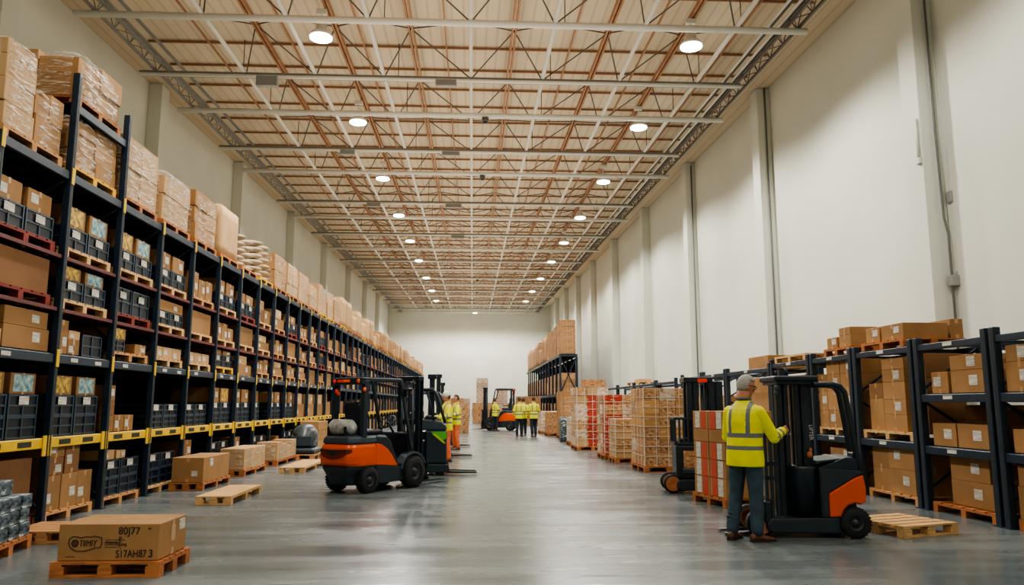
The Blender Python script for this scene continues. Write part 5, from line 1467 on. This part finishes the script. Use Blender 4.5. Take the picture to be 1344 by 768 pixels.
    for k in range(9):
        z = rr.uniform(.82, 1.3); a0 = rr.uniform(0, 2 * PI); pts = []
        for q in range(5):
            a = a0 + q * .22; pts.append((.138 * math.cos(a) + L_ * .4, .188 * math.sin(a), z + q * rr.uniform(-.03, .035)))
        j.tube(pts, .010, 6)
    def jband(c):
        if not bands: return 0
        z = c.z
        for (sh, el, cf) in cuffs:
            ab = cf - el; t = (Vector(c) - el).dot(ab) / ab.length_squared; dist = ((Vector(c) - el) - ab * t).length
            t2 = (Vector(c) - sh).dot(el - sh) / (el - sh).length_squared; d2 = ((Vector(c) - sh) - (el - sh) * t2).length
            out = abs(c.y) > .17 or c.x > .16 + L_
            if out and dist < .085 and 0 <= t <= 1.1: return 1 if (.02 < t < .22 or .50 < t < .70) else 0
            if out and d2 < .10 and .35 < t2 < 1: return 0
        if 1.085 < z < 1.135 or .955 < z < 1.0: return 1
        if z > 1.13 and .085 < abs(c.y) < .125: return 1
        return 0
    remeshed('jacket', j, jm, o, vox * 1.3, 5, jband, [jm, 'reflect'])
    cl_ = MB(); cl_.tube([(L_ + .062 * math.cos(t * PI / 8) - .008, .070 * math.sin(t * PI / 8), 1.487 + .012 * (1 - math.cos(t * PI / 8)) / 2) for t in range(17)], .017, 8); P(o, 'collar', cl_, 'collar' if detail else jm)
    # trousers
    t = MB(); torso(t, [(.84, .112, .165, 0), (.92, .122, .172, 0), (1.02, .118, .168, 0)])
    for (hp_, kn, an, ty) in legs:
        an = Vector(an); kn = Vector(kn); hp_ = Vector(hp_); low = kn.lerp(an, .93)
        limb(t, [tuple(hp_), tuple(hp_.lerp(kn, .5)), tuple(kn), tuple(kn.lerp(an, .5)), tuple(low)], [.094, .092, .078, .072, .068])
        for k in range(4): t.tube([tuple(Vector(low) + Vector((.06 * math.cos(a) + .006, .06 * math.sin(a), .03 + .045 * k + .012 * math.sin(2 * a + k)))) for a in [q * PI / 5 + k for q in range(6)]], .010, 6)
    remeshed('trousers', t, tm, o, vox * 1.3, 4)
    # shoes
    for (hp_, kn, an, ty) in legs:
        def shoe(mbx, lo):
            pass
        sh = MB(); a = Vector(an); T = Matrix.Translation((a.x, a.y, 0)) @ Matrix.Rotation(ty, 4, 'Z')
        prof = [(-.075, .030, .075), (-.05, .040, .10), (0, .042, .105), (.05, .042, .085), (.10, .048, .062), (.15, .048, .052), (.185, .036, .042), (.205, .015, .030)]
        rg = []
        for (x, hw_, top) in prof:
            ring = []
            for i in range(14):
                an_ = 2 * PI * i / 14; ring.append(tuple(T @ Vector((x, hw_ * math.cos(an_), max(.022, .022 + (top - .022) * max(0, math.sin(an_)))))))
            rg.append(ring)
        sh.rings(rg, 0)
        so_ = P(o, 'shoe', sh, sm)
        sl = MB(); out = [(x, hw_ + .004) for x, hw_, _ in prof] + [(x, -hw_ - .004) for x, hw_, _ in prof[::-1]]
        n = len(out); sl.add([tuple(T @ Vector((x, y, .002))) for x, y in out] + [tuple(T @ Vector((x, y, .026))) for x, y in out], [tuple(range(n))[::-1], tuple(range(n, 2 * n))] + [(i, (i + 1) % n, n + (i + 1) % n, n + i) for i in range(n)])
        ob('sole', sl.mesh('sole', M['sole']), so_)
    return o

# the man at the small orange truck
MA = math.radians(42)
person((3.03, 8.49, 0), MA, 'gray-haired man in glasses and yellow reflective jacket, reaching to the small orange truck',
       arms=(((0.02, -.172, 1.355), (.14, -.275, 1.085), (.40, -.265, 1.165), (1, .1, .12), (.1, .9, -.35), -1, .5),
             ((0.02, .172, 1.355), (.08, .25, 1.08), (.22, .08, 1.06), (.8, -.6, .1), (0, -1, -.2), 1, .7)),
       legs=(((0, -.09, .90), (.015, -.10, .49), (-.01, -.11, .09), -.6), ((0, .09, .90), (-.01, .12, .49), (-.07, .15, .09), .1)),
       head=(-.62, .34), glasses=True, vox=.0055, H=1.79, lean=.03)
# distant workers
def stroll(f): return (((0, -.09, .90), (.02 + f, -.10, .49), (f * .6, -.10, .09), 0), ((0, .09, .90), (.03 - f * .4, .10, .49), (-f * 1.0, .10, .09), 0))
ARM_DOWN = (((0, -.175, 1.365), (-.03, -.25, 1.13), (.08, -.24, .90), (.3, 0, -1), (0, 1, 0), -1, .5), ((0, .175, 1.365), (-.03, .25, 1.13), (.08, .24, .90), (.3, 0, -1), (0, -1, 0), 1, .5))
ARM_FWD = (((0, -.175, 1.365), (.05, -.26, 1.13), (.30, -.16, 1.10), (1, .2, .1), (0, 1, 0), -1, .5), ((0, .175, 1.365), (.05, .26, 1.13), (.30, .16, 1.10), (1, -.2, .1), (0, -1, 0), 1, .5))
person((-.66, 20.1, 0), PI + .35, 'worker in a yellow jacket, white cap and orange trousers beside the parked black trucks', ARM_FWD, stroll(.03), colors=('hivis', 'orangecloth', 'shoe', 'hairb'), vox=.012, H=1.78, detail=False, cap=True)
person((-.52, 25.4, 0), PI + .3, 'second worker in yellow behind the parked trucks, mostly hidden', ARM_FWD, stroll(.03), colors=('hivis', 'orangecloth', 'shoe', 'hairb'), vox=.016, H=1.76, detail=False)
person((2.16, 35.4, 0), 1.3, 'yellow-vested worker in dark trousers, of the walking pair the one nearer the open aisle', ARM_DOWN, stroll(.08), colors=('hivis', 'navy', 'shoe', 'hairb'), vox=.016, H=1.78, detail=False)
person((2.80, 35.1, 0), 1.8, 'yellow-vested worker in dark trousers, of the walking pair the one beside the cartons', ARM_FWD, stroll(.10), colors=('hivis', 'navy', 'shoe', 'hairb'), vox=.016, H=1.80, detail=False)
person((2.42, 36.6, 0), 1.6, 'worker in yellow mostly hidden between the walking pair', ARM_DOWN, stroll(.05), colors=('hivis', 'navy', 'shoe', 'hairb'), vox=.02, H=1.76, detail=False)
person((1.25, 42.6, 0), .6, 'worker in orange-yellow jacket standing at the far orange forklift', ARM_FWD, stroll(.05), colors=('hivis', 'navy', 'shoe', 'hairb'), vox=.02, H=1.78, detail=False)
